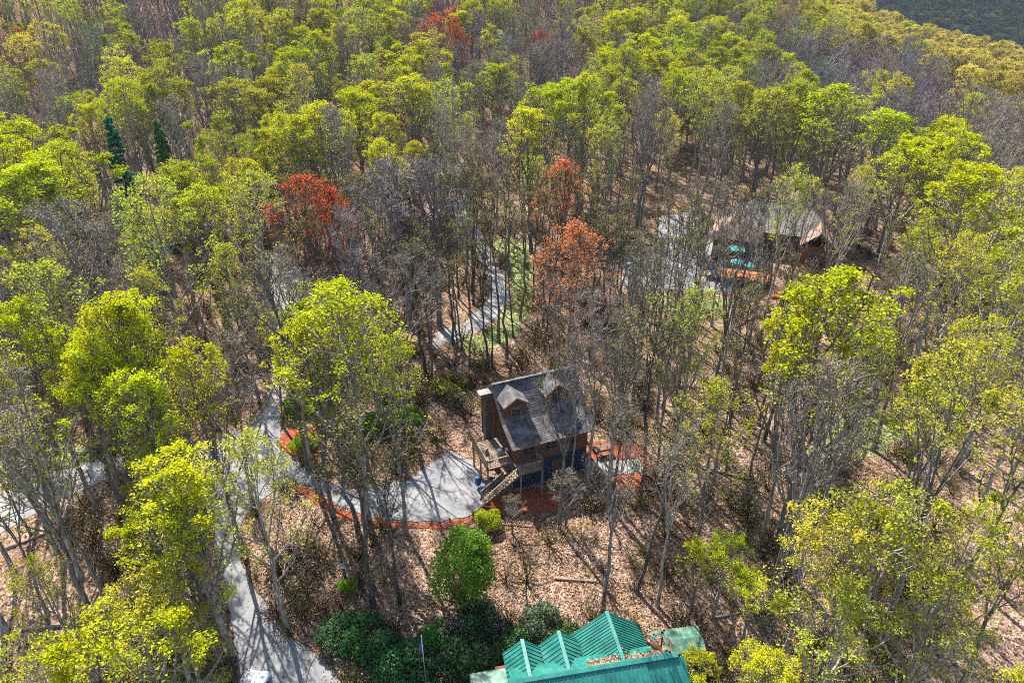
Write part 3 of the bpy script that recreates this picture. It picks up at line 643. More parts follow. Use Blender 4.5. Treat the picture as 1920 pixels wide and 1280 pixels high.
farhouse('valley_house', 'distant long house with pinkish pale roof among golden trees at right', 1818, 212, 22, 9, 4, rad(-12), TANP, PINKR)
farhouse('valley_house', 'small distant pale building above the long pinkish-roofed one', 1826, 148, 11, 8, 3.5, rad(10), TANP, PINKR)
farhouse('shed', 'small pale grey shed half hidden by yellow-green trees, left of the upper centre', 476, 315, 3.6, 3.2, 2.6, rad(20), WHITE, PALEROOF, 'shed')
farhouse('shed', 'tiny white shed beside the winding road near top centre', 868, 178, 3.2, 3, 2.4, rad(0), WHITE, PALEROOF, 'shed')
# split-rail fence along the left road, red marker
fn = thing('split_rail_fence', 'weathered split-rail fence along the pale road at lower left', 'fence', G(60, 950))
o_ = Vector(fn.location); pts = [G(-40, 985), G(0, 968), G(45, 950), G(90, 930), G(130, 912), G(170, 898)]
for i, q in enumerate(pts): MB().cyl(q - o_, q - o_ + Vector((0, 0, 1.2)), .08, n=7).build('post', DECKW, fn)
for a, b in zip(pts[:-1], pts[1:]):
    for hgt in (.45, .95): MB().bar(a - o_ + Vector((0, 0, hgt)), b - o_ + Vector((0, 0, hgt + .04)), .09).build('rail', DECKW, fn)
q = G(91, 925); rm = thing('road_marker', 'small bright red marker on a thin stake beside the left road', 'marker', q)
MB().cyl((0, 0, 0), (0, 0, 1.1), .03, n=6).build('stake', STEEL, rm); MB().box((0, 0, 1.1), (.28, .05, .65)).build('panel', RED2, rm)

# ------------------------------------------------------------------ tree prototypes
def perp(d):
    a = np.where(np.abs(d[..., 2:3]) < .9, np.array([0, 0, 1.]), np.array([1., 0, 0])); u = np.cross(d, a); u /= np.linalg.norm(u, axis=-1, keepdims=True) + 1e-9
    return u, np.cross(d, u)
def nrm(v): return v / (np.linalg.norm(v, axis=-1, keepdims=True) + 1e-9)
class TubeAcc:
    def __init__(s): s.V = []; s.F = []; s.n = 0
    def add(s, Pp, R, k):
        M, K = R.shape; d = nrm(Pp[:, -1] - Pp[:, 0]); u, v = perp(d); a = np.arange(k) * 2 * PI / k
        ring = (np.cos(a)[None, :, None] * u[:, None] + np.sin(a)[None, :, None] * v[:, None])
        V = Pp[:, :, None] + R[:, :, None, None] * ring[:, None]
        i = np.arange(M * K * k).reshape(M, K, k) + s.n; j = np.roll(i, -1, 2)
        Fc = np.stack([i[:, :-1], j[:, :-1], j[:, 1:], i[:, 1:]], -1).reshape(-1, 4)
        s.V.append(V.reshape(-1, 3)); s.F.append(Fc); s.n += M * K * k
    def mesh(s, name, mat): return npmesh(name, np.concatenate(s.V), np.concatenate(s.F), mat, True)
def grow(r, Pp, R, n, s0, s1, ang, leng, K, up, rr, wob=.08, taper=.35, env=None):
    """n children on each parent polyline"""
    M, KP, _ = Pp.shape; s = (np.tile(np.linspace(s0, s1, n), (M, 1)) + r.uniform(-.5, .5, (M, n)) * (s1 - s0) / n).clip(0, .999) * (KP - 1)
    i = s.astype(int); f = (s - i)[..., None]; m = np.arange(M)[:, None]
    st = Pp[m, i] * (1 - f) + Pp[m, i + 1] * f; tan = nrm(Pp[m, i + 1] - Pp[m, i]); pr = R[m, i] * (1 - f[..., 0]) + R[m, i + 1] * f[..., 0]
    u, v = perp(tan); az = np.arange(n)[None] * 2.4 + r.uniform(0, 6.28, (M, 1)) + r.normal(0, .4, (M, n)); an = r.normal(ang, ang * .2, (M, n))
    d = tan * np.cos(an)[..., None] + (u * np.cos(az)[..., None] + v * np.sin(az)[..., None]) * np.sin(an)[..., None]
    Ln = leng(M, n, s / (KP - 1), r)
    if env is not None:
        c_, ax, fc = env; dm = nrm(d + np.array([0, 0, up * K * .45])) / ax; q0 = (st - c_) / ax; A_ = (dm * dm).sum(-1); B_ = (q0 * dm).sum(-1); C_ = (q0 * q0).sum(-1) - 1
        te = (-B_ + np.sqrt(np.maximum(B_ * B_ - A_ * C_, 0))) / A_; te = np.clip(te, .35, None)
        Ln = te * r.uniform(*fc, te.shape) if fc[0] > 0 else np.minimum(Ln, te * 1.03)
    out = [st]; p = st; dd = nrm(d)
    for k in range(K - 1):
        dd = nrm(dd + np.array([0, 0, up]) + r.normal(0, wob, d.shape)); p = p + dd * (Ln / (K - 1))[..., None]; out.append(p)
    C = np.stack(out, 2).reshape(M * n, K, 3); Rb = (pr * rr).reshape(M * n, 1) * np.linspace(1, taper, K)[None]
    return C, Rb
def make_tree(seed, Ht=24., t0=.45, Wd=4.5, nl=16, ang=.65, up=.10, sec=6, ter=5, twg=4, leaves=7000, lsize=.24, topw=1.0, trunk_r=.28, lean=.3, dome=.62, fork=False, leafmat=None, bend=.5, cluster=.22, twig_r=.022, droop=0., lowleaf=.15, per=7, thick=.66, ec=.62):
    r = np.random.default_rng(seed); K = 12; z = np.linspace(0, Ht * .93, K); ph = r.uniform(0, 6.28)
    wx_ = np.cumsum(r.normal(0, .16, K)) * bend; wy_ = np.cumsum(r.normal(0, .16, K)) * bend; wx_ -= wx_[0]; wy_ -= wy_[0]
    T = np.stack([wx_, wy_, z], -1)[None]; R = (trunk_r * np.linspace(1, .18, K) ** 1.05)[None]; R[0, 0] *= 1.3
    tr = TubeAcc(); 
    if fork:
        hK = K // 2
        lead = []
        for q in range(3):
            a = ph + q * 2.1 + r.normal(0, .3); dirv = np.array([math.cos(a) * .28, math.sin(a) * .28, 1.]); pp = [T[0, hK - 1]]; d = dirv
            for k in range(8): d = d + r.normal(0, .05, 3) + np.array([0, 0, .06]); pp.append(pp[-1] + nrm(d) * (Ht * .93 - z[hK - 1]) / 8)
            lead.append(np.array(pp))
        LP = np.stack(lead); LR = np.tile(R[0, hK - 1] * .72 * np.linspace(1, .2, 9), (3, 1))
        tr.add(T[:, :hK], R[:, :hK], 9); tr.add(LP, LR, 7); parents, PR = LP, LR; nl_ = max(4, nl // 3); s0, s1 = .12, .97
    else:
        tr.add(T, R, 9); parents, PR = T, R; nl_ = nl; s0, s1 = t0, .97
    def LL(M, n, s, r):
        t = (s - (0 if fork else t0)) / (1 - (0 if fork else t0)); t = t.clip(0, 1)
        prof = np.where(t < .35, .72 + .8 * t, 1.0) * np.sqrt(np.clip(1.06 - t ** 2.2, .04, 1)); prof = prof * (.75 if fork else 1)
        return Wd * 1.25 * prof * r.uniform(.78, 1.15, s.shape)
    env = (np.array([0, 0, Ht * ec]), np.array([Wd, Wd, Ht * (1 - ec)]) * 1.0, (.82, 1.04))
    C1, R1 = grow(r, parents, PR, nl_, s0, s1, ang, LL, 7, up, thick, .07, env=env)
    env2 = (env[0], env[1], (0, 0)); R1 = np.maximum(R1, .035)
    tr.add(C1, R1, 5)
    C2, R2 = grow(r, C1, R1, sec, .25, .98, .62, lambda M, n, s, r: Wd * .42 * r.uniform(.6, 1.2, s.shape) * (1.1 - .5 * s), 5, up * .9, .66, .12, env=env2); R2 = np.maximum(R2, .026)
    br = TubeAcc(); br.add(C2, R2, 4)
    C3, R3 = grow(r, C2, R2, ter, .2, .98, .62, lambda M, n, s, r: Wd * .2 * r.uniform(.6, 1.3, s.shape), 4, up * .6 - droop, .62, .16, env=env2); R3 = np.maximum(R3, twig_r * 1.1)
    br.add(C3, R3, 3); tips = [C3[:, -1], C3[:, -2], C2[:, -1]]
    if twg:
        C4, R4 = grow(r, C3, R3, twg, .2, .95, .65, lambda M, n, s, r: Wd * .1 * r.uniform(.6, 1.4, s.shape), 3, .05 - droop, .8, .2); R4 = np.maximum(R4, twig_r * .8)
        br.add(C4, R4, 3); tips += [C4[:, -1], C4[:, 1]]
    tip = np.concatenate(tips); zr = (tip[:, 2] - tip[:, 2].min()) / np.ptp(tip[:, 2]); rr_ = np.hypot(tip[:, 0], tip[:, 1]) / (np.hypot(tip[:, 0], tip[:, 1]).max())
    w = lowleaf + np.clip(zr * topw + rr_ * .5 - .35, 0, None) ** 1.5; w /= w.sum()
    ncl = leaves // per; ci = r.choice(len(tip), ncl, p=w); cc = tip[ci] + r.normal(0, cluster * .4, (ncl, 3)); leaves = ncl * per
    pos = np.repeat(cc, per, 0) + r.normal(0, cluster, (leaves, 3)) * np.array([1, 1, .7])
    sz = lsize * r.uniform(.55, 1.35, leaves); nn = nrm(r.normal(0, .8, (leaves, 3)) + np.array([-.2, .3, .7])); u, v = perp(nn); a = r.uniform(0, 6.28, leaves)[:, None]
    U = (u * np.cos(a) + v * np.sin(a)) * (sz * .5)[:, None]; Vv = (-u * np.sin(a) + v * np.cos(a)) * (sz * .33)[:, None]
    q = np.stack([pos - U, pos + Vv + nn * (sz * .1)[:, None], pos + U, pos - Vv + nn * (sz * .1)[:, None]], 1).reshape(-1, 3)
    cr = npmesh('crown', q, np.arange(4 * leaves).reshape(-1, 4), leafmat or LEAF, attr=r.random(leaves))
    top = float(np.percentile(pos[:, 2], 99.5)); rad_ = float(np.percentile(np.hypot(pos[:, 0], pos[:, 1]), 92))
    return dict(trunk=tr.mesh('trunk', BARK), branches=br.mesh('branches', BARK), crown=cr, top=top, rad=rad_)
PROTO = {'Y': [], 'O': [], 'B': [], 'R': [], 'S': [], 'G': []}
for i in range(6): PROTO['Y'].append(make_tree(100 + i, t0=(.27, .3, .33, .4, .24, .36)[i], Wd=(3.9, 4.2, 4.4, 3.6, 4.6, 4.0)[i], nl=(24, 22, 24, 18, 26, 20)[i], ang=(.42, .5, .45, .4, .55, .6)[i], up=.12, sec=7, ter=3, twg=0, leaves=5800, lsize=.18, topw=1.35, cluster=.17, per=6, ec=.55, thick=.6, fork=(i in (2, 5)), trunk_r=.25, lowleaf=.05))
for i in range(4): PROTO['O'].append(make_tree(200 + i, t0=.3, Wd=4.6, nl=17, ang=.6, up=.11, sec=6, ter=3, twg=0, leaves=3600, lsize=.2, ec=.54, topw=.7, fork=(i % 2 == 0), trunk_r=.27, cluster=.2, per=5, lowleaf=.3))
for i in range(4): PROTO['B'].append(make_tree(300 + i, t0=.33, Wd=4.4, nl=16, ang=.58, up=.1, sec=6, ter=4, twg=1, ec=.56, leaves=1000, lsize=.13, fork=(i % 2 == 1), trunk_r=.27, twig_r=.024, per=2, thick=.75, lowleaf=.4))
for i in range(2): PROTO['R'].append(make_tree(400 + i, t0=.38, Wd=4.4, nl=18, ang=.55, up=.13, ter=4, twg=1, leaves=3800, lsize=.17, cluster=.2, topw=1.1, fork=(i == 0), trunk_r=.24, lowleaf=.03))
for i in range(3): PROTO['S'].append(make_tree(500 + i, t0=.62, Wd=2.2, nl=11, ang=.5, up=.12, sec=5, ter=4, twg=0, leaves=700, lsize=.15, trunk_r=.17, bend=.9, lowleaf=.4))
PROTO['G'] = PROTO['Y']

def conifer(seed, Ht, Wd, nw=26, per=9, leaves=14000, mat=None):
    r = np.random.default_rng(seed); T = np.stack([np.zeros(8), np.zeros(8), np.linspace(0, Ht, 8)], -1)[None]; R = (.2 * np.linspace(1, .1, 8))[None]
    tr = TubeAcc(); tr.add(T, R, 8); pts = []; br = TubeAcc(); PP = []; RR = []
    for k in range(nw):
        t = .12 + .86 * k / nw; L = Wd * (1 - t) ** .85 + .25
        for j in range(per):
            a = r.uniform(0, 6.28); l = L * r.uniform(.7, 1.1); z0 = t * Ht + r.uniform(-.2, .2); s = np.linspace(0, 1, 5)
            pp = np.stack([np.cos(a) * l * s, np.sin(a) * l * s, z0 - .35 * l * s + .18 * l * s ** 2], -1); PP.append(pp); RR.append(.03 * np.linspace(1, .3, 5))
            m = int(leaves / nw / per); q = r.uniform(.15, 1, m) ** .8; base = np.stack([np.cos(a) * l * q, np.sin(a) * l * q, z0 - .35 * l * q + .18 * l * q ** 2], -1)
            side = r.normal(0, .16, (m, 1)) * l * (1.1 - q)[:, None]; base = base + side * np.array([-math.sin(a), math.cos(a), 0]) + r.normal(0, .07, (m, 3)) - np.array([0, 0, .08]); pts.append(base)
    br.add(np.stack(PP), np.stack(RR), 3); pos = np.concatenate(pts); n = len(pos); sz = r.uniform(.3, .6, n)
    d = nrm(np.stack([pos[:, 0], pos[:, 1], np.full(n, -.3)], -1) + r.normal(0, .5, (n, 3))); u, v = perp(d)
    U = d * (sz * .5)[:, None]; Vv = u * (sz * .2)[:, None]
    q = np.stack([pos - U, pos + Vv, pos + U, pos - Vv], 1).reshape(-1, 3)
    return dict(trunk=tr.mesh('trunk', BARK), branches=br.mesh('branches', BARK), crown=npmesh('crown', q, np.arange(4 * n).reshape(-1, 4), LAUREL, attr=r.random(n)), top=Ht, rad=Wd)
PROTO['E'] = [conifer(1, 20, 4.2), conifer(2, 17, 3.6)]
def bush(seed, R0, Hh, leaves, lsize, mat, stems=14, shell=.75):
    r = np.random.default_rng(seed); ac = TubeAcc(); d = nrm(r.normal(0, 1, (stems, 3)) * np.array([1, 1, .5]) + np.array([0, 0, .9])); s = np.linspace(0, 1, 4)
    Pp = d[:, None] * (s[None, :, None]) * np.array([R0, R0, Hh]) * .85 + r.normal(0, .05, (stems, 4, 3)) * s[None, :, None]
    ac.add(Pp, np.tile(.035 * np.linspace(1, .4, 4), (stems, 1)), 4)
    C, RR = grow(r, Pp, np.tile(.03 * np.linspace(1, .4, 4), (stems, 1)), 6, .3, .98, .6, lambda M, n, s, r: R0 * .45 * r.uniform(.6, 1.2, s.shape), 3, .1, .6); RR = np.maximum(RR, .01)
    ac.add(C, RR, 3)
    lob = nrm(r.normal(0, 1, (16, 3)) * np.array([1, 1, .7]) + np.array([0, 0, .45])) * .72; li = r.integers(0, 16, leaves)
    dd = nrm(r.normal(0, 1, (leaves, 3)) + np.array([0, 0, .25])); rr2 = r.uniform(shell, 1.05, leaves)[:, None] * .42
    pos = (lob[li] + dd * rr2) * np.array([R0, R0, Hh * .62]) + np.array([0, 0, Hh * .42]); keep = pos[:, 2] > .02; pos = pos[keep]; n = len(pos)
    sz = lsize * r.uniform(.6, 1.3, n); nn = nrm(r.normal(0, 1, (n, 3)) + np.array([0, 0, .8])); u, v = perp(nn); a = r.uniform(0, 6.28, n)[:, None]
    U = (u * np.cos(a) + v * np.sin(a)) * (sz * .5)[:, None]; Vv = (-u * np.sin(a) + v * np.cos(a)) * (sz * .24)[:, None]
    q = np.stack([pos - U, pos + Vv, pos + U, pos - Vv], 1).reshape(-1, 3)
    return dict(stem=ac.mesh('stem', BARK), foliage=npmesh('foliage', q, np.arange(4 * n).reshape(-1, 4), mat, attr=r.random(n)), top=Hh, rad=R0)
LAU = [bush(21 + i, 1.6, 2.6, 5200, .2, LAUREL) for i in range(2)]
RND = bush(31, 1.2, 1.5, 6000, .13, LEAF, shell=.85)
BRUSH = [bush(41 + i, 1.2, 1.7, 260, .12, LEAF, stems=16) for i in range(3)]

# ------------------------------------------------------------------ planting
TINT = {'Y': [(.47, .495, .01), (.42, .47, .01), (.51, .50, .014)], 'G': [(.38, .39, .02), (.32, .355, .025), (.40, .385, .03)], 'O': [(.46, .46, .03), (.40, .43, .04), (.50, .45, .04)],
        'B': [(.28, .22, .10), (.24, .18, .12), (.30, .26, .08)], 'P': [(.19, .15, .17), (.17, .13, .14)], 'R': [(.62, .105, .025), (.56, .13, .035)], 'A': [(.62, .20, .07)], 'T': [(.58, .46, .10), (.52, .42, .10), (.50, .46, .06)],
        'S': [(.22, .20, .05)], 'E': [(.015, .085, .045), (.05, .11, .03)]}
BARKT = {'Y': (.23, .205, .18), 'G': (.22, .2, .175), 'O': (.28, .255, .22), 'B': (.25, .225, .20), 'P': (.24, .21, .205), 'R': (.17, .14, .13), 'A': (.20, .15, .12), 'S': (.13, .115, .10), 'E': (.10, .08, .06), 'T': (.2, .18, .15)}
PK = {'Y': 'Y', 'G': 'Y', 'O': 'O', 'B': 'B', 'P': 'B', 'R': 'R', 'A': 'R', 'S': 'S', 'E': 'E', 'T': 'Y'}
NAME = {'Y': 'leafing_tree', 'G': 'leafing_tree', 'O': 'budding_tree', 'B': 'bare_tree', 'P': 'bare_tree', 'R': 'red_maple_tree', 'A': 'orange_flowering_tree', 'S': 'slender_tree', 'E': 'spruce_tree', 'T': 'leafing_tree'}
TREES = []
prng = random.Random(5)
def plant(kind, x, y, h, w=None, tint=None, lean=(0, 0), z=None, variant=None, hero=False):
    pr = PROTO[PK[kind]]; p = pr[variant if variant is not None else prng.randrange(len(pr))]
    sz = h / p['top']
    sx = (w / 2 / p['rad']) if w else sz * prng.uniform(.85, 1.2)
    if not w and kind in 'YG' and y > 60: sx *= prng.uniform(1.1, 1.5)
    sx = max(.45 * sz, min(1.9 * sz, sx))
    t = tint or prng.choice(TINT[kind]); j = prng.uniform(.85, 1.15); t = (t[0] * j * prng.uniform(.93, 1.07), t[1] * j, t[2] * j)
    b = BARKT[kind]; jb = prng.uniform(.6, 1.35); b = tuple(c * jb for c in b)
    for dx in (0, -1.5, -3, 1.5, 3, -4.5, 4.5, -6, 6, 7.5, -7.5):
        if not any(inpoly(x + dx, y, pl) for n_, pl in PATCHES if n_ not in ('lawn', 'mulch_bed')): x += dx; break
    zz = (hz(x, y) if z is None else z) - .1
    e_ = bpy.data.objects.new(NAME[kind], None); COL.objects.link(e_); e_.location = (x, y, zz); e_.rotation_euler = (lean[0], lean[1], prng.uniform(0, 6.28)); e_.scale = (sx, sx, sz)
    for part in ('trunk', 'branches', 'crown'):
        c = link(part, p[part], e_); c.color = (*(t if part == 'crown' else b), 1)
        if part == 'branches': c['kind'] = 'stuff'
    px, py, d = proj(x, y, zz + h * .8)
    TREES.append(dict(o=e_, k=kind, x=x, y=y, h=h, r=p['rad'] * sx, px=px, py=py, d=d, hero=hero, base=proj(x, y, zz)[:2]))
    return e_
def top_at(px, py, h):
    """ground point whose tree of height h has its top at this pixel"""
    z = h
    for _ in range(60):
        q = P(px, py, z); z += ((hz(q.x, q.y) + h) - z) * .35
    return q.x, q.y
def hero(kind, px, py, wpx, h=25, tint=None, **k):
    x, y = top_at(px, py, h); d = proj(x, y, hz(x, y) + h)[2]
    return plant(kind, x, y, h, wpx * d / F, tint, hero=True, **k)
for a in [('Y',625,533,245,25),('Y',560,600,150,21),('Y',190,560,150,25),('Y',300,545,175,25),('Y',150,640,150,22),('Y',240,690,170,22),('Y',350,640,150,22),('Y',405,850,230,20),('Y',350,930,200,18),('O',280,1060,200,15),
          ('Y',1030,155,125,24),('Y',1000,290,80,14),('Y',760,140,150,24),('Y',700,150,110,23),('Y',660,165,110,24),('Y',600,190,130,24),('Y',540,215,120,23),('Y',500,250,90,21),('Y',430,80,100,23),('Y',530,115,75,20),('Y',140,175,115,19),('Y',60,300,170,24),('Y',130,265,180,25),('G',430,145,120,22),
          ('Y',735,15,70,21),('Y',640,42,75,22),('Y',350,43,48,17),('Y',600,-5,80,22),('Y',1600,510,250,27),('Y',1540,580,160,24),('Y',1580,158,170,26),('G',1450,165,120,24),('Y',1670,205,170,24),('Y',1790,240,170,24),('Y',1720,260,150,22),('Y',1850,310,110,22),('Y',1260,68,110,24),('Y',1180,62,110,24),('Y',865,20,80,22),('G',930,118,130,22),
          ('Y',450,298,110,21),('Y',370,345,120,22),('Y',1240,95,90,22),('Y',1370,60,90,22),('O',1700,900,230,22),('Y',1650,950,150,18),('O',1560,940,180,20),('O',60,490,210,25),('Y',20,560,130,23),('Y',1370,1010,110,9),('Y',1420,1090,130,8),('Y',1320,1020,90,9),('Y',1310,1230,170,6),('Y',1450,1230,170,9),
          ('O',240,1120,220,14),('Y',160,1180,180,12),('O',330,1150,160,11),('O',1850,950,180,21),('O',1780,1080,220,17),('O',1600,1100,240,16),
          ('R',560,328,150,24),('R',620,350,80,22),('A',1062,298,85,21),('A',1040,350,90,17),('R',830,18,70,22),('A',790,35,70,20),('R',1010,55,50,20),('A',18,50,75,22),
          ('P',740,290,190,24),('P',830,292,150,24),('P',690,330,150,23),('B',400,470,170,24),('B',480,490,150,23),('P',640,380,110,22),('B',920,235,110,22),('P',1060,70,110,23),('P',1000,85,90,22),('P',1640,60,130,24),('P',1720,50,130,24),('P',1560,50,120,24),('P',1780,100,110,23),('B',90,370,180,24),
          ('E',195,203,105,26),('E',288,213,85,22)]:
    kk = {}
    if a[0] == 'E': kk['variant'] = 0 if a[1] == 195 else 1; kk['tint'] = (.02, .14, .06) if a[1] == 195 else (.09, .17, .03)
    hero(*a, **kk)
NHERO = len(TREES)
def base_tree(kind, px, py, h, w=None, lean=(0, 0), variant=None, tint=None):
    g_ = G(px, py); return plant(kind, g_.x, g_.y, h, w, lean=lean, variant=variant, hero=True, tint=tint)
for i, (px, py, h) in enumerate([(881,688,21),(867,658,19),(936,642,22),(962,632,20),(848,642,18),(826,604,22),(800,596,20),(784,612,22),(760,602,21),(742,640,16),(920,592,22),(976,602,20),(1000,562,21),(1018,612,20),(905,560,20),(1040,580,21),(860,560,20),(830,540,21),(890,520,22),(955,520,20),(985,500,22),(1065,560,20),(1090,600,19),(1110,560,20),(780,560,20),(720,600,18),(700,570,20)]):
    base_tree('S', px, py, h, 3.2 + (i % 3) * .5)
for px, py, h, w, kd in [(1328,772,25,7,'B'),(1344,760,22,6,'B'),(1372,835,25,6,'B'),(1432,1160,25,7,'B'),(1450,1120,24,7,'B'),(1160,800,22,6,'B'),(1187,752,22,6,'B'),(1230,800,21,6,'B'),(1265,870,20,6,'O'),(1130,1150,22,6,'B'),(1232,1135,20,5,'B'),(1195,1110,17,4.5,'S'),(1100,906,22,5.5,'B'),(1073,893,17,4,'B'),(1141,930,21,5,'B'),(1143,902,19,4,'B'),(1175,880,20,5,'B'),(1048,992,20,5,'B'),(1060,985,6.5,4,'B'),(960,1000,4.5,3.2,'B'),(1530,1010,22,7,'O'),(1500,940,22,7,'B'),
                      (620,1090,24,7,'O'),(648,1100,23,6,'O'),(700,1135,20,5,'S'),(722,1120,22,5,'O'),(762,1000,21,5,'O'),(672,1000,21,5,'S'),(750,1130,17,4,'S'),(540,1180,20,6,'O'),(150,1080,21,7,'O'),(120,1060,22,6,'B'),(300,1030,22,6,'Y'),(250,1010,22,6,'Y'),(10,1180,20,7,'B'),(480,870,22,5,'O'),(440,880,21,5,'B'),(30,1080,22,7,'B')]:
    base_tree(kd, px, py, h, w)
for i in range(150):
    px, py = (prng.uniform(590, 1380), prng.uniform(455, 735)) if i < 85 else (prng.uniform(1080, 1600), prng.uniform(560, 980))
    if 890 < px < 1130 and py > 690: continue
    g_ = G(px, py)
    if any(inpoly(g_.x, g_.y, pl) for n_, pl in PATCHES) or any(math.hypot(t['x'] - g_.x, t['y'] - g_.y) < 1.6 for t in TREES): continue
    plant('S', g_.x, g_.y, prng.uniform(15, 23), prng.uniform(2.6, 4.6), lean=(prng.gauss(0, .03), prng.gauss(0, .03)))
# fill from a coarse plan of crown kinds by area
MAP = """OOOBYOOYGYRGBOYYGOBOTTTT
OBBOBYYYGYOOBBYYGGPPPPTT
BYYGBGGYYYOOBYOOOGGYPPTT
YYBOOGGYYYOBYOOOOOGYYGYB
YYBOGYOBBPPBBBOOOOOGGYYO
BBBOOBBBPPBBBAOOOOOOGGGO
OBBBBBBYBBBBBBOOOBBOYOOO
OYYYBBYYYB...BOOOOOYYOOO
OYYYOBYYYB...BOBBBYYYYOO
OYYYYB.YO....BBBOOYYYBOO
BYYYY.........BBBBOOOBBO
BOOOYY.........BBOOOOYOO
BBOYYY..........BOOOOOYO
BBOYYO...........BOOOOOO
OBYYO............OOOBOBO
OOYYO...........OOOOOBBO""".split('\n')
def cell(px, py):
    c = int(px // 80); r_ = int(py // 80)
    c = min(max(c, 0), 23); r_ = min(max(r_, 0), 15); return MAP[r_][c]
# zones kept clear of trunks
CLEAR = [pp for n_, pp in PATCHES if n_ not in ('lawn',)]
def houserect(M_, u0, u1, v0, v1): return [tuple((M_ @ Vector((u, v, 0))).xy) for u, v in ((u0, v0), (u1, v0), (u1, v1), (u0, v1))]
CLEAR.append(houserect(house_M, -3.5, 9.6, -2.0, 12)); CLEAR.append(houserect(gM, -2, 15, -6, 5))
CLEAR.append(houserect(frame(Vector((b0.x, b0.y, 0)), rad(-20)), -12, 10, -8, 9))
OPEN_PX = [[(1190,380),(1330,365),(1400,335),(1500,345),(1610,430),(1590,540),(1500,600),(1380,600),(1180,570),(1140,480)], [(850,390),(960,400),(1010,560),(930,660),(800,655),(900,560)]]
RIDGE = 118 * 1.0
spots = []
R_IND = 140.0
tries = 0
fill = []
cellsz = 5.0; gridd = {}
def near_ok(x, y, dmin):
    ci, cj = int(x // cellsz), int(y // cellsz)
    for i in range(ci - 2, ci + 3):
        for j in range(cj - 2, cj + 3):
            for (a, b) in gridd.get((i, j), ()):
                if (a - x) ** 2 + (b - y) ** 2 < dmin * dmin: return False
    return True
def put(x, y): gridd.setdefault((int(x // cellsz), int(y // cellsz)), []).append((x, y))
for t in TREES: put(t['x'], t['y'])
cand = []
for _ in range(60000):
    y = 19 + (R_IND - 19) * math.sqrt(prng.random()); x = prng.uniform(-1, 1) * (.85 * y + 14)
    cand.append((x, y))
for x, y in cand:
    if len(fill) >= 420: break
    if not near_ok(x, y, 5.1): continue
    h = prng.uniform(19, 27) if prng.random() < .8 else prng.uniform(13, 19)
    z = hz(x, y); px, py, d = proj(x, y, z + h * .86)
    if px < -60 or px > 1980 or py > 1360 or py < -40: continue
    k = cell(px, py)
    if k == '.': continue
    px2, py2, _d = proj(x, y, z + h * .55)
    if cell(px2, py2) == '.' and prng.random() < .93: continue
    if any(inpoly(x, y, pl) for pl in CLEAR): continue
    qq = [(q_[0] + o_ * 2.6 * F / d, q_[1]) for f in (.35, .5, .65, .8, .93) for q_ in (proj(x, y, z + h * f),) for o_ in (-1, 0, 1)]
    if y < 124 and any(inpoly(*q_, pl) for q_ in qq for pl in OPEN_PX) and prng.random() < .985: continue
    bx_, by_, _d = proj(x, y, z)
    if 560 < bx_ < 1300 and 960 < by_ and prng.random() < .75: continue
    if 1080 < bx_ < 1560 and 560 < by_ < 960 and prng.random() < .72: continue
    rp = 4.4 * F / d; cy_ = proj(x, y, z + h * .72)[1]
    if prng.random() < .92 and any(t['y'] > y - 1 and abs(px - t['px']) < (rp + t['r'] * F / t['d']) * .62 and abs(cy_ - t['py'] - 10) < (rp * 1.1 + t['r'] * F / t['d']) * .75 for t in TREES[:NHERO]): continue
    rr_ = prng.random()
    if rr_ < .22: k = prng.choice('BOSOB')
    if k == 'T' or (k == 'O' and y > 95 and prng.random() < .3): k = 'B'
    put(x, y); fill.append((k, x, y, h))
for k, x, y, h in fill:
    plant(k, x, y, h if k != 'S' else h * .85, lean=(prng.gauss(0, .05), prng.gauss(0, .05)))
# keep the sight lines that the place has: thinner woods before the brown-roofed house, the drive and the spruce
def uncover(poly, ymax, kinds, need, keep_prob=0.):
    for t in list(TREES):
        if t['k'] not in kinds or t['y'] > ymax: continue
        z = hz(t['x'], t['y']); c = 0
        for f in (.45, .6, .75, .9):
            for o_ in (-.65, 0, .65):
                q = proj(t['x'] + o_ * t['r'], t['y'], z + t['h'] * f); c += inpoly(q[0], q[1], poly)
        if c >= need and prng.random() >= keep_prob:
            for ch in list(t['o'].children): bpy.data.objects.remove(ch)
            bpy.data.objects.remove(t['o']); TREES.remove(t)
uncover([(1335, 385), (1420, 360), (1500, 380), (1575, 460), (1545, 540), (1400, 545), (1330, 520)], 116, 'YGO', 1)
uncover([(1335, 385), (1420, 360), (1500, 380), (1575, 460), (1545, 540), (1400, 545), (1330, 520)], 116, 'BPS', 2, .35)
uncover([(500, 800), (610, 790), (640, 880), (900, 850), (900, 960), (700, 970), (600, 930), (500, 870)], 60, 'YOG', 3)
uncover([(165, 205), (225, 205), (238, 330), (150, 330)], 112, 'YGOBPS', 2)
for px, py, h, w, kd in [(1335,612,22,5,'B'),(1402,645,23,6,'B'),(1446,606,21,5,'B'),(1508,628,22,6,'B'),(1372,590,20,4,'S'),(1300,600,21,5,'B'),(1478,585,20,4,'S'),(1545,600,22,6,'O'),(1260,610,21,5,'B'),(1425,640,24,6,'O'),
                      (398,1130,17,5,'O'),(375,1030,18,5,'O'),(350,1150,14,4,'O'),(90,1150,18,5,'B'),(200,1120,19,5,'O'),(330,1000,21,5,'B')]:
    base_tree(kd, px, py, h, w, lean=(prng.gauss(0, .04), prng.gauss(0, .04)))
print('individual trees', len(TREES), 'fill', len(fill), 'max y', max(f[2] for f in fill))

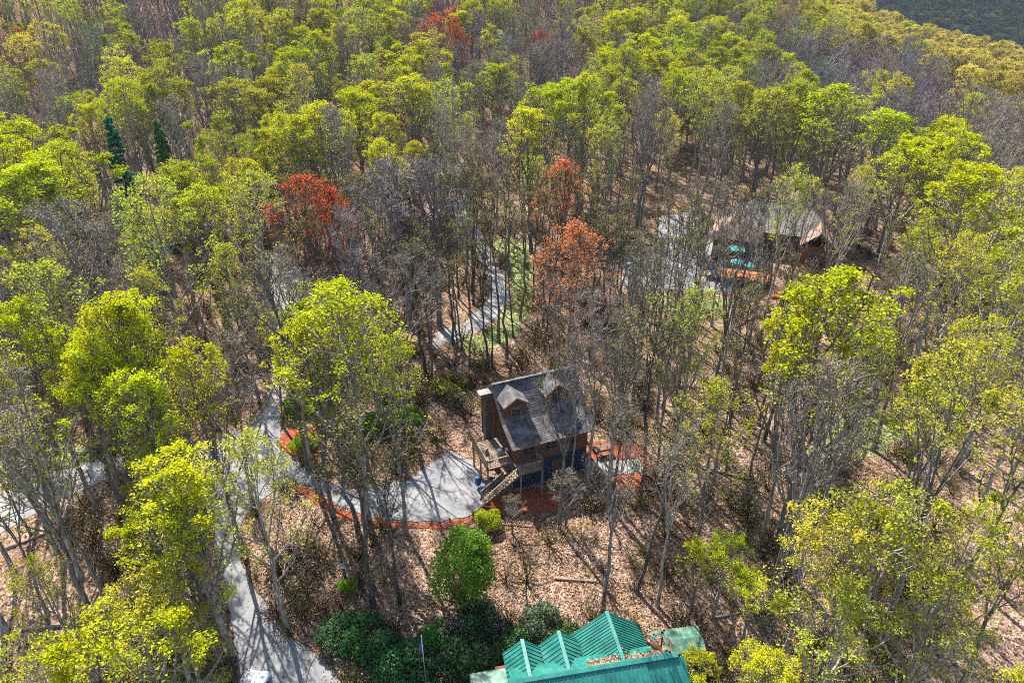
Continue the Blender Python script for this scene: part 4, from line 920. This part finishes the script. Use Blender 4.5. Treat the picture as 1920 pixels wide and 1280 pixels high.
# bushes
def put_bush(name, p, px, py, wpx, hgt, tint, label, cat='bush', group=None, bt=(.1, .08, .06)):
    g_ = G(px, py); d = proj(*g_)[2]; R0 = wpx * d / F / 2
    e_ = thing(name, label, cat, g_, prng.uniform(0, 6), group); e_.scale = (R0 / p['rad'],) * 2 + (hgt / p['top'],)
    for part in ('stem', 'foliage'): c = link(part, p[part], e_); c.color = (*(tint if part == 'foliage' else bt), 1)
    return e_
DG = (.035, .10, .025)
for i, (px, py, w, h, lb) in enumerate([(880, 1240, 120, 3.2, 'dark green laurel bush right of the flagpole, the largest rounded one'), (962, 1235, 85, 2.4, 'bright-lit laurel bush left of the small teal gables'), (745, 1250, 110, 3.0, 'dark laurel bush just left of the flagpole'),
        (830, 1220, 90, 2.4, 'laurel bush behind the large rounded one'), (690, 1215, 95, 2.4, 'loose laurel bush above the lower driveway, left of flagpole'), (640, 1200, 90, 1.8, 'low yellowish laurel at the upper left end of the row'), (1012, 1185, 80, 2.4, 'pale grey-green laurel above the small teal gables'),
        (1062, 1205, 60, 1.6, 'small laurel tucked behind the big teal gable'), (810, 1290, 90, 2.2, 'laurel bush on the bottom edge right of the flagpole'), (925, 1262, 70, 1.6, 'low dark laurel in the shade beside the porch roof'), (905, 1180, 90, 2.2, 'shaded laurel at the foot of the green pine')]):
    put_bush('laurel_bush', LAU[i % 2], px, py, w, h, tuple(c * prng.uniform(.8, 1.5) for c in DG) if i != 6 else (.09, .13, .07), lb, 'bush', 'laurel bushes behind the teal-roofed house')
put_bush('round_shrub', RND, 571, 842, 52, 1.7, (.26, .42, .01), 'round lime-green shrub on the red mulch by the drive', 'shrub')
put_bush('lime_shrub', RND, 652, 1105, 34, 1.1, (.24, .40, .02), 'small lime-green shrub at the foot of trunks below the driveway', 'shrub')
put_bush('lime_shrub', RND, 345, 1285, 70, 1.2, (.26, .40, .02), 'lime-green shrub by the bottom edge left of the white car', 'shrub')
put_bush('lime_shrub', RND, 905, 1290, 60, .8, (.2, .36, .02), 'low lime-green shrub beside the teal porch roof at bottom edge', 'shrub')
for px, py, w, h, lb in [(770, 800, 60, 2.4, 'mid-green shrub behind the turning area, nearest the dark house'), (715, 808, 60, 2.2, 'mid-green shrub in the middle of three behind the drive'), (655, 815, 60, 2.0, 'mid-green shrub behind the drive, nearest the round lime shrub'), (560, 775, 60, 2.2, 'loose green shrub just above the round lime one'), (840, 735, 70, 2, 'yellowish shrub left of the white-capped chimney')]:
    put_bush('garden_shrub', LAU[0], px, py, w, h, (.13, .22, .03) if w == 60 else (.3, .28, .05), lb, 'shrub', 'garden shrubs behind the driveway')
# leaning pine with a yellow-green top on the leaf slope
pinep = bush(77, 2.4, 5.0, 9000, .24, LEAF, stems=20, shell=.5)
g_ = G(872, 1135); e_ = thing('young_pine', 'bushy green young pine on the leaf slope below the driveway', 'pine tree', g_, 1.0); e_.scale = (1.1, 1.1, 1.25)
c = link('branches', pinep['stem'], e_); c.color = (.1, .08, .06, 1); c = link('crown', pinep['foliage'], e_); c.color = (.15, .27, .03, 1); c.location = (0, 0, 1.2)
MB().cyl((0, 0, -.2), (0, 0, 3.5), .14, .06, 8).build('trunk', BARK, e_).color = (.12, .1, .08, 1)
put_bush('lime_shrub', RND, 915, 985, 50, 1.6, (.36, .42, .02), 'yellow-green shrub between the pine and the stair foot', 'shrub')
# bird boxes on trunks
for px, py, lb in ((647, 1062, 'white-blue bird box on a trunk below the driveway'), (58, 983, 'white bird box on a trunk near the left road'), (256, 893, 'small white bird box high on a trunk at left')):
    q = P(px, py, hz(*G(px, py + 14).xy) + 1.6); t = min(TREES, key=lambda t: (t['x'] - q.x) ** 2 + (t['y'] - q.y) ** 2)
    g_ = G(px, py + 18); plant('S', g_.x, g_.y, 14, 3, hero=True)
    zb_ = hz(g_.x, g_.y) + 1.4
    b_ = thing('bird_box', lb, 'bird box', (g_.x, g_.y - .27, zb_)); MB().box((0, 0, .18), (.26, .22, .34)).build('box', WHITE, b_); MB().box((0, -.03, .37), (.34, .32, .04), rx=.2).build('roof', CARB, b_)
# grey leaning snag
g_ = G(262, 268); sn = thing('dead_snag', 'pale barkless dead snag standing in the woods at upper left', 'dead tree', g_, .3); MB().cyl((0, 0, -.2), (.8, .3, 6.5), .25, .1, 8).build('trunk', DECKW, sn); MB().cyl((.5, .2, 4), (1.3, .2, 5.2), .1, .05, 6).build('limb', DECKW, sn)
# logs and sticks
ll = ['pale fallen log lying across the leaf slope right of the pine', 'fallen log among leaves beside the green shelter', 'long grey fallen log on the striped shaded slope', 'short fallen log above the laurel bushes', 'fallen log in the leaves at far lower left', 'fallen log below the split-rail fence', 'broken trunk leaning on the leaf slope, pale underside', 'fallen log between trunks right of the dark house']
for (a, b, r_), lb in zip([((1040, 1085), (1120, 1092), .13), ((1330, 1160), (1390, 1150), .12), ((1330, 880), (1420, 905), .16), ((760, 1150), (820, 1175), .1), ((40, 1180), (150, 1170), .16), ((10, 1030), (90, 1000), .15), ((1380, 615), (1420, 590), .16), ((1290, 700), (1350, 730), .14)], ll):
    A = G(*a); B_ = G(*b); t = thing('fallen_log', lb, 'log', A, 0, 'fallen logs on the forest floor')
    MB().cyl((0, 0, r_ * .8), B_ - A + Vector((0, 0, r_ * .8)), r_, r_ * .6, 8).build('log', DECKW, t, True)
m = TubeAcc(); n = 1500; yy = rng.uniform(24, 100, n); xx = rng.uniform(-1, 1, n) * (.8 * yy + 6)
keep = np.array([not any(inpoly(a, b, pl) for pl in CLEAR) for a, b in zip(xx, yy)]); xx, yy = xx[keep], yy[keep]; n = len(xx)
a = rng.uniform(0, 6.28, n); L0 = rng.uniform(.6, 3.2, n); s = np.linspace(0, 1, 4)
bend = rng.normal(0, .12, (n, 4)); X = xx[:, None] + np.cos(a)[:, None] * L0[:, None] * s - np.sin(a)[:, None] * bend; Y = yy[:, None] + np.sin(a)[:, None] * L0[:, None] * s + np.cos(a)[:, None] * bend
m.add(np.stack([X, Y, H(X, Y) + .05 + rng.uniform(0, .3, (n, 1)) * s], -1), rng.uniform(.02, .06, (n, 1)) * np.linspace(1, .4, 4)[None], 4)
st = link('fallen_branches', m.mesh('fallen_branches', BARK)); st.color = (.32, .27, .22, 1); tag(st, 'grey sticks and fallen branches scattered over the leaf litter', 'branches', kind='stuff')
# leaf litter
n = 170000; yy = 22 + 62 * rng.random(n) ** 1.15; xx = rng.uniform(-1, 1, n) * (.78 * yy + 4)
import itertools
def mask_poly(xx, yy, poly):
    c = np.zeros(len(xx), bool); j = len(poly) - 1
    for i in range(len(poly)):
        xi, yi = poly[i]; xj, yj = poly[j]; cond = ((yi > yy) != (yj > yy)); den = (yj - yi) if yj != yi else 1e-9
        c ^= cond & (xx < (xj - xi) * (yy - yi) / den + xi); j = i
    return c
mk = np.zeros(n, bool)
for n_, pl in PATCHES: mk |= mask_poly(xx, yy, pl)
drift = .5 + .5 * np.sin(xx * .9 + 1.7 * np.sin(yy * .5)) * np.sin(yy * 1.1 + 1.3 * np.sin(xx * .37)); mu_ = np.zeros(n, bool)
for n_, pl in PATCHES:
    if n_ == 'mulch_bed': mu_ |= mask_poly(xx, yy, pl)
sel = (mu_ & (rng.random(n) < .4)) | (~mk & (rng.random(n) < .45 + .55 * drift)) | (rng.random(n) < .16 * drift); xx, yy = xx[sel], yy[sel]
zz = H(xx, yy) + .03 + np.abs(rng.normal(0, .05, len(xx)))
tag(link('leaf_litter', leafy_patch_mesh('leaf_litter', np.stack([xx, yy, zz], -1), rng.uniform(.08, .19, len(xx)), LITTER, .35)), 'brown and pinkish dry leaves covering the forest floor', 'leaf litter', kind='stuff')
# grass tufts on lawns
GRASS = leaf_mat('grass_blade', 'FIX', (.17, .23, .045), .35)
for n_, pl in PATCHES:
    if n_ != 'lawn': continue
    x0 = min(p[0] for p in pl); x1 = max(p[0] for p in pl); y0 = min(p[1] for p in pl); y1 = max(p[1] for p in pl); n = int(min(6000, (x1 - x0) * (y1 - y0) * 9))
    xx = rng.uniform(x0, x1, n); yy = rng.uniform(y0, y1, n); mk = mask_poly(xx, yy, pl) & (np.sin(xx * 1.1) + np.sin(yy * .8 + xx * .4) > -1.0); xx, yy = xx[mk], yy[mk]
    tag(link('grass', leafy_patch_mesh('grass', np.stack([xx, yy, H(xx, yy) + .1], -1), rng.uniform(.15, .35, len(xx)), GRASS, .9)), 'thin green spring grass in the clearing', 'grass', kind='stuff')

# ------------------------------------------------------------------ scattered masses by geometry nodes
def scatter(name, protos, pts, protoid, rot, scl, tint, btint, parts, fmats, label):
    """protos: list of dict of (object) sources; instances of real trees' meshes"""
    n = len(pts); me = bpy.data.meshes.new(name); me.vertices.add(n); me.vertices.foreach_set('co', np.asarray(pts, np.float32).ravel())
    def at(nm, ty, val, key='value'): a_ = me.attributes.new(nm, ty, 'POINT'); a_.data.foreach_set(key, np.asarray(val).ravel())
    at('pid', 'INT', np.asarray(protoid, np.int32)); at('rot', 'FLOAT_VECTOR', np.asarray(rot, np.float32), 'vector'); at('scl', 'FLOAT_VECTOR', np.asarray(scl, np.float32), 'vector')
    at('tint', 'FLOAT_COLOR', np.c_[tint, np.ones(n)].astype(np.float32), 'color'); at('barktint', 'FLOAT_COLOR', np.c_[btint, np.ones(n)].astype(np.float32), 'color')
    o = link(name, me); tag(o, label, 'woods' if 'wood' in name or 'forest' in name else 'undergrowth', kind='stuff')
    ng = bpy.data.node_groups.new(name, 'GeometryNodeTree'); ng.interface.new_socket('Geometry', in_out='INPUT', socket_type='NodeSocketGeometry'); ng.interface.new_socket('Geometry', in_out='OUTPUT', socket_type='NodeSocketGeometry')
    I = ng.nodes.new('NodeGroupInput'); O = ng.nodes.new('NodeGroupOutput'); J = ng.nodes.new('GeometryNodeJoinGeometry'); L = ng.links.new
    def na(nm, ty): a_ = ng.nodes.new('GeometryNodeInputNamedAttribute'); a_.data_type = ty; a_.inputs[0].default_value = nm; return a_.outputs[0]
    pid = na('pid', 'INT'); ro = na('rot', 'FLOAT_VECTOR'); sc_ = na('scl', 'FLOAT_VECTOR')
    e2r = ng.nodes.new('FunctionNodeEulerToRotation'); L(ro, e2r.inputs[0])
    for i, objs in enumerate(protos):
        cmp_ = ng.nodes.new('FunctionNodeCompare'); cmp_.data_type = 'INT'; cmp_.operation = 'EQUAL'; cmp_.inputs[3].default_value = i; L(pid, cmp_.inputs[2])
        for ob, fm in zip(objs, fmats):
            oi = ng.nodes.new('GeometryNodeObjectInfo'); oi.inputs[0].default_value = ob; oi.transform_space = 'ORIGINAL'; oi.inputs['As Instance'].default_value = False
            sm = ng.nodes.new('GeometryNodeSetMaterial'); sm.inputs['Material'].default_value = fm; L(oi.outputs['Geometry'], sm.inputs[0])
            ip = ng.nodes.new('GeometryNodeInstanceOnPoints'); L(I.outputs[0], ip.inputs['Points']); L(cmp_.outputs[0], ip.inputs['Selection']); L(sm.outputs[0], ip.inputs['Instance']); L(e2r.outputs[0], ip.inputs['Rotation']); L(sc_, ip.inputs['Scale'])
            L(ip.outputs[0], J.inputs[0])
    L(J.outputs[0], O.inputs[0]); md = o.modifiers.new('scatter', 'NODES'); md.node_group = ng; return o
# sources: parts of real standing trees
def src(kind, i):
    me = PROTO[kind][i]
    res = []
    for part in ('trunk', 'branches', 'crown'):
        res.append(next(o for o in bpy.data.objects if o.type == 'MESH' and o.data == me[part]))
    return res
def have(kind, i): return any(o.data == PROTO[kind][i]['crown'] for o in bpy.data.objects if o.type == 'MESH')
FP = [('Y', 0), ('Y', 1), ('Y', 3), ('Y', 4), ('Y', 5), ('O', 0), ('O', 1), ('B', 0), ('B', 1), ('R', 1)]
protos = [src(*q) for q in FP if have(*q)]; FPk = [q for q in FP if have(*q)]; tops = [PROTO[k]
 [i]['top'] for k, i in FPk]
ids = {k: [i for i, q in enumerate(FPk) if q[0] == k] for k in 'YOBR'}
pts, pid, ro, sc_, ti, bt = [], [], [], [], [], []
taken = gridd
def fcol(x, y, kind):
    return prng.choice(TINT[kind])
maxind = R_IND
for _ in range(90000):
    if len(pts) > 5200: break
    dist = math.sqrt(prng.random() * (520 ** 2 - 100 ** 2) + 100 ** 2); az = prng.uniform(-41, 43); x = dist * math.sin(rad(az)); y = dist * math.cos(rad(az))
    if y < R_IND - 1: continue
    if not near_ok(x, y, 5.0): continue
    h = prng.uniform(17, 25); z = hz(x, y); px, py, d = proj(x, y, z + h * .86)
    if py < -120 or py > 900 or px < -250 or px > 2170: continue
    if abs(px - 1818) < 60 and 150 < py < 225 and prng.random() < .9: continue
    if any(inpoly(x, y, pl) for pl in CLEAR): continue
    put(x, y); k = cell(px, py) if -40 < py else 'B'
    if k == '.': k = 'B'
    spur = x > 60 and y > 250
    if k in 'YG' and prng.random() < .28: k = prng.choice('BP')
    if k in 'O' and prng.random() < .6: k = prng.choice('BBPYG')
    if prng.random() < .22: k = prng.choice('BBOBYG')
    if spur and prng.random() < .65: k = 'T'
    if k in 'RA' and prng.random() < .6: k = 'B'
    pk = PK[k]; 
    if k == 'P': pk = 'B'
    i = prng.choice(ids[pk] if pk in ids and ids[pk] else ids['O']); s = h / tops[i]; sx = s * (prng.uniform(1.2, 1.75) if FPk[i][0] == 'Y' else prng.uniform(.9, 1.3))
    t = prng.choice(TINT[k]); j = prng.uniform(.75, 1.15); pts.append((x, y, z - .2)); pid.append(i); ro.append((0, 0, prng.uniform(0, 6.28))); sc_.append((sx, sx, s)); ti.append([c * j for c in t]); bt.append([c * prng.uniform(.7, 1.2) for c in BARKT[k]])
print('far trees', len(pts))
scatter('hillside_woods', protos, pts, pid, ro, sc_, ti, bt, 3, (BARK_F, BARK_F, LEAF_F), 'hillside woods of budding and bare trees rising behind the houses')
pts, pid, ro, sc_, ti, bt = [], [], [], [], [], []
gridd = {}
for _ in range(60000):
    if len(pts) > 6500: break
    dist = math.sqrt(prng.random() * (1350 ** 2 - 520 ** 2) + 520 ** 2); az = prng.uniform(14, 43); x = dist * math.sin(rad(az)); y = dist * math.cos(rad(az))
    if not near_ok(x, y, 8.5): continue
    z = hz(x, y); h = prng.uniform(16, 24); px, py, d = proj(x, y, z + h)
    if py < -120 or px < 1250: continue
    put(x, y); i = prng.choice(ids['Y']); s = h / tops[i]; s *= 1.25; sx = s * prng.uniform(2.0, 2.8); dk_ = prng.random()
    t = (.03, .07, .045) if dk_ < .6 else ((.07, .12, .04) if dk_ < .85 else (.13, .14, .04)); pts.append((x, y, z - 2)); pid.append(i); ro.append((0, 0, prng.uniform(0, 6.28))); sc_.append((sx, sx, s)); ti.append(t); bt.append((.08, .07, .06))
print('mountain trees', len(pts))
scatter('mountain_forest', protos, pts, pid, ro, sc_, ti, bt, 3, (BARK_F, BARK_F, LEAF_F), 'dark green forest covering the far mountain at the top right corner')
# undergrowth: sources are three real shrubs standing on the slope
bs = []
for i, (px, py) in enumerate([(1090, 1010), (720, 1090), (1180, 1190)]):
    e_ = put_bush('twiggy_shrub', BRUSH[i], px, py, 60, 1.7, (.3, .27, .05), ['low twiggy shrub on the leaf slope below the mulch corner', 'low twiggy shrub between the trunks left of the pine', 'low twiggy shrub above the big teal gable'][i], 'shrub', None, (.22, .18, .14)); bs.append(list(e_.children))
pts, pid, ro, sc_, ti, bt = [], [], [], [], [], []
for _ in range(2600):
    y = 22 + 100 * prng.random() ** .9; x = prng.uniform(-1, 1) * (.8 * y + 5)
    if any(inpoly(x, y, pl) for pl in CLEAR): continue
    if any(inpoly(x, y, pl) for n_, pl in PATCHES) and prng.random() < .8: continue
    bx_, by_, _d = proj(x, y, hz(x, y))
    if 620 < bx_ < 1320 and 960 < by_ < 1180 and prng.random() < .7: continue
    s = prng.uniform(.5, 1.5); pts.append((x, y, hz(x, y))); pid.append(prng.randrange(3)); ro.append((0, 0, prng.uniform(0, 6.28))); sc_.append((s, s, s * prng.uniform(.8, 1.5)))
    q = prng.random(); ti.append((.30, .28, .03) if q < .45 else ((.22, .28, .03) if q < .6 else (.22, .15, .08))); j = prng.uniform(.7, 1.3); bt.append((.24 * j, .19 * j, .15 * j))
o = scatter('undergrowth_brush', bs, pts, pid, ro, sc_, ti, bt, 2, (BARK_F, LEAF_F), 'twiggy undergrowth and saplings between the trunks'); 

# ------------------------------------------------------------------ haze
xh0, xh1, yh0, yh1 = -640, 1240, -110, 1800
haze_m, hn, ho = mat_new('haze'); pv = N(hn, 'ShaderNodeVolumePrincipled'); pv.inputs['Color'].default_value = (.72, .82, 1, 1); pv.inputs['Density'].default_value = .00006; pv.inputs['Anisotropy'].default_value = .2
hn.links.new(pv.outputs[0], ho.inputs['Volume'])
HAZE = True
if HAZE:
    z0 = float(ZZ.min()) - 2; z1 = max(float(ZZ.max()) + 40, CH + 10)
    hb = MB().box(((xh0 + xh1) / 2, (yh0 + yh1) / 2, (z0 + z1) / 2), (xh1 - xh0, yh1 - yh0, z1 - z0)).build('haze', haze_m); tag(hb, kind='stuff'); hb['label'] = 'thin bluish air over the far hills'; hb['category'] = 'haze'

# ------------------------------------------------------------------ labels of trees
LM = [('the white-capped chimney', 912, 720), ('the dormered dark-roofed house', 1040, 800), ('the brown-roofed house', 1450, 440), ('the orange deck', 1360, 500), ('the teal-roofed house', 1100, 1230), ('the green shelter', 1262, 1200), ('the flagpole', 790, 1220),
      ('the red-crowned tree', 560, 400), ('the orange-crowned tree at centre', 1060, 370), ('the dark spruce', 195, 260), ('the round lime shrub', 571, 830), ('the grey turning area', 800, 920), ('the lower pale driveway', 500, 1180), ('the split-rail fence', 80, 935),
      ('the small red-orange crown top centre', 815, 40), ('the orange crown at the left edge', 18, 80), ('the bright lone yellow-green crown top centre', 1030, 220), ('the valley house with pinkish roof', 1818, 205), ('the grassy clearing at right', 1610, 820), ('the pale court with parked cars', 1280, 500),
      ('the winding road at centre', 890, 500), ('the top right corner', 1900, 30), ('the bottom right corner', 1900, 1260), ('the bottom left corner', 20, 1260), ('the grey shed', 476, 300), ('the broad yellow crown beside the drive', 625, 620), ('the right edge midway down', 1910, 640), ('the left edge midway down', 10, 640), ('the leaf slope pine', 870, 1060)]
LOOK = {'Y': 'bright yellow-green tree', 'G': 'mid-green leafing tree', 'O': 'olive budding tree', 'B': 'leafless grey-brown tree', 'P': 'leafless purplish tree', 'R': 'red-crowned maple', 'A': 'orange-crowned tree', 'S': 'slender dark-stemmed tree', 'E': 'evergreen spruce'}
ORD = ['nearest', 'second', 'third', 'fourth', 'fifth', 'sixth', 'seventh', 'eighth', 'ninth', 'tenth', 'eleventh', 'twelfth', 'thirteenth', 'fourteenth', 'fifteenth', 'sixteenth', 'seventeenth', 'eighteenth', 'nineteenth', 'twentieth']
GROUP = {'Y': 'yellow-green leafing trees', 'G': 'yellow-green leafing trees', 'O': 'olive budding trees', 'B': 'leafless trees', 'P': 'leafless trees', 'R': 'red maples in flower', 'A': 'orange-crowned trees', 'S': 'slender dark-stemmed trees', 'E': 'dark evergreen spruces'}
CATN = {'E': 'spruce tree', 'R': 'maple tree'}
bk = {}
for t in TREES:
    best = min(LM, key=lambda l: math.hypot((t['px'] - l[1]) * .8, t['py'] - l[2]) + 1e-3)
    dx, dy = t['px'] - best[1], t['py'] - best[2]
    if 'edge' in best[0] or 'corner' in best[0]: rel = 'from'
    elif abs(dx) > abs(dy): rel = 'left of' if dx < 0 else 'right of'
    else: rel = 'above' if dy < 0 else 'below'
    bk.setdefault((t['k'], best[0], rel), []).append((math.hypot(dx, dy), t))
for (k_, lm, rel), lst in bk.items():
    lst.sort(key=lambda a: a[0])
    for i, (_d, t) in enumerate(lst):
        size = 'big ' if t['r'] * 2 > 8.5 else ('small ' if t['h'] < 15 else '')
        if len(lst) == 1: lb = f"{size}{LOOK[k_]} just {rel} {lm}" if rel != 'from' else f"{size}{LOOK[k_]} closest to {lm}"
        else: lb = f"{size}{LOOK[k_]} {rel} {lm}, {ORD[min(i, 19)]} {'to it' if i == 0 else 'from it'}" if rel != 'from' else f"{size}{LOOK[k_]}, {ORD[min(i, 19)]} {'to' if i == 0 else 'from'} {lm}"
        t['o']['label'] = lb; t['o']['category'] = CATN.get(k_, 'tree'); t['o']['group'] = GROUP[k_]
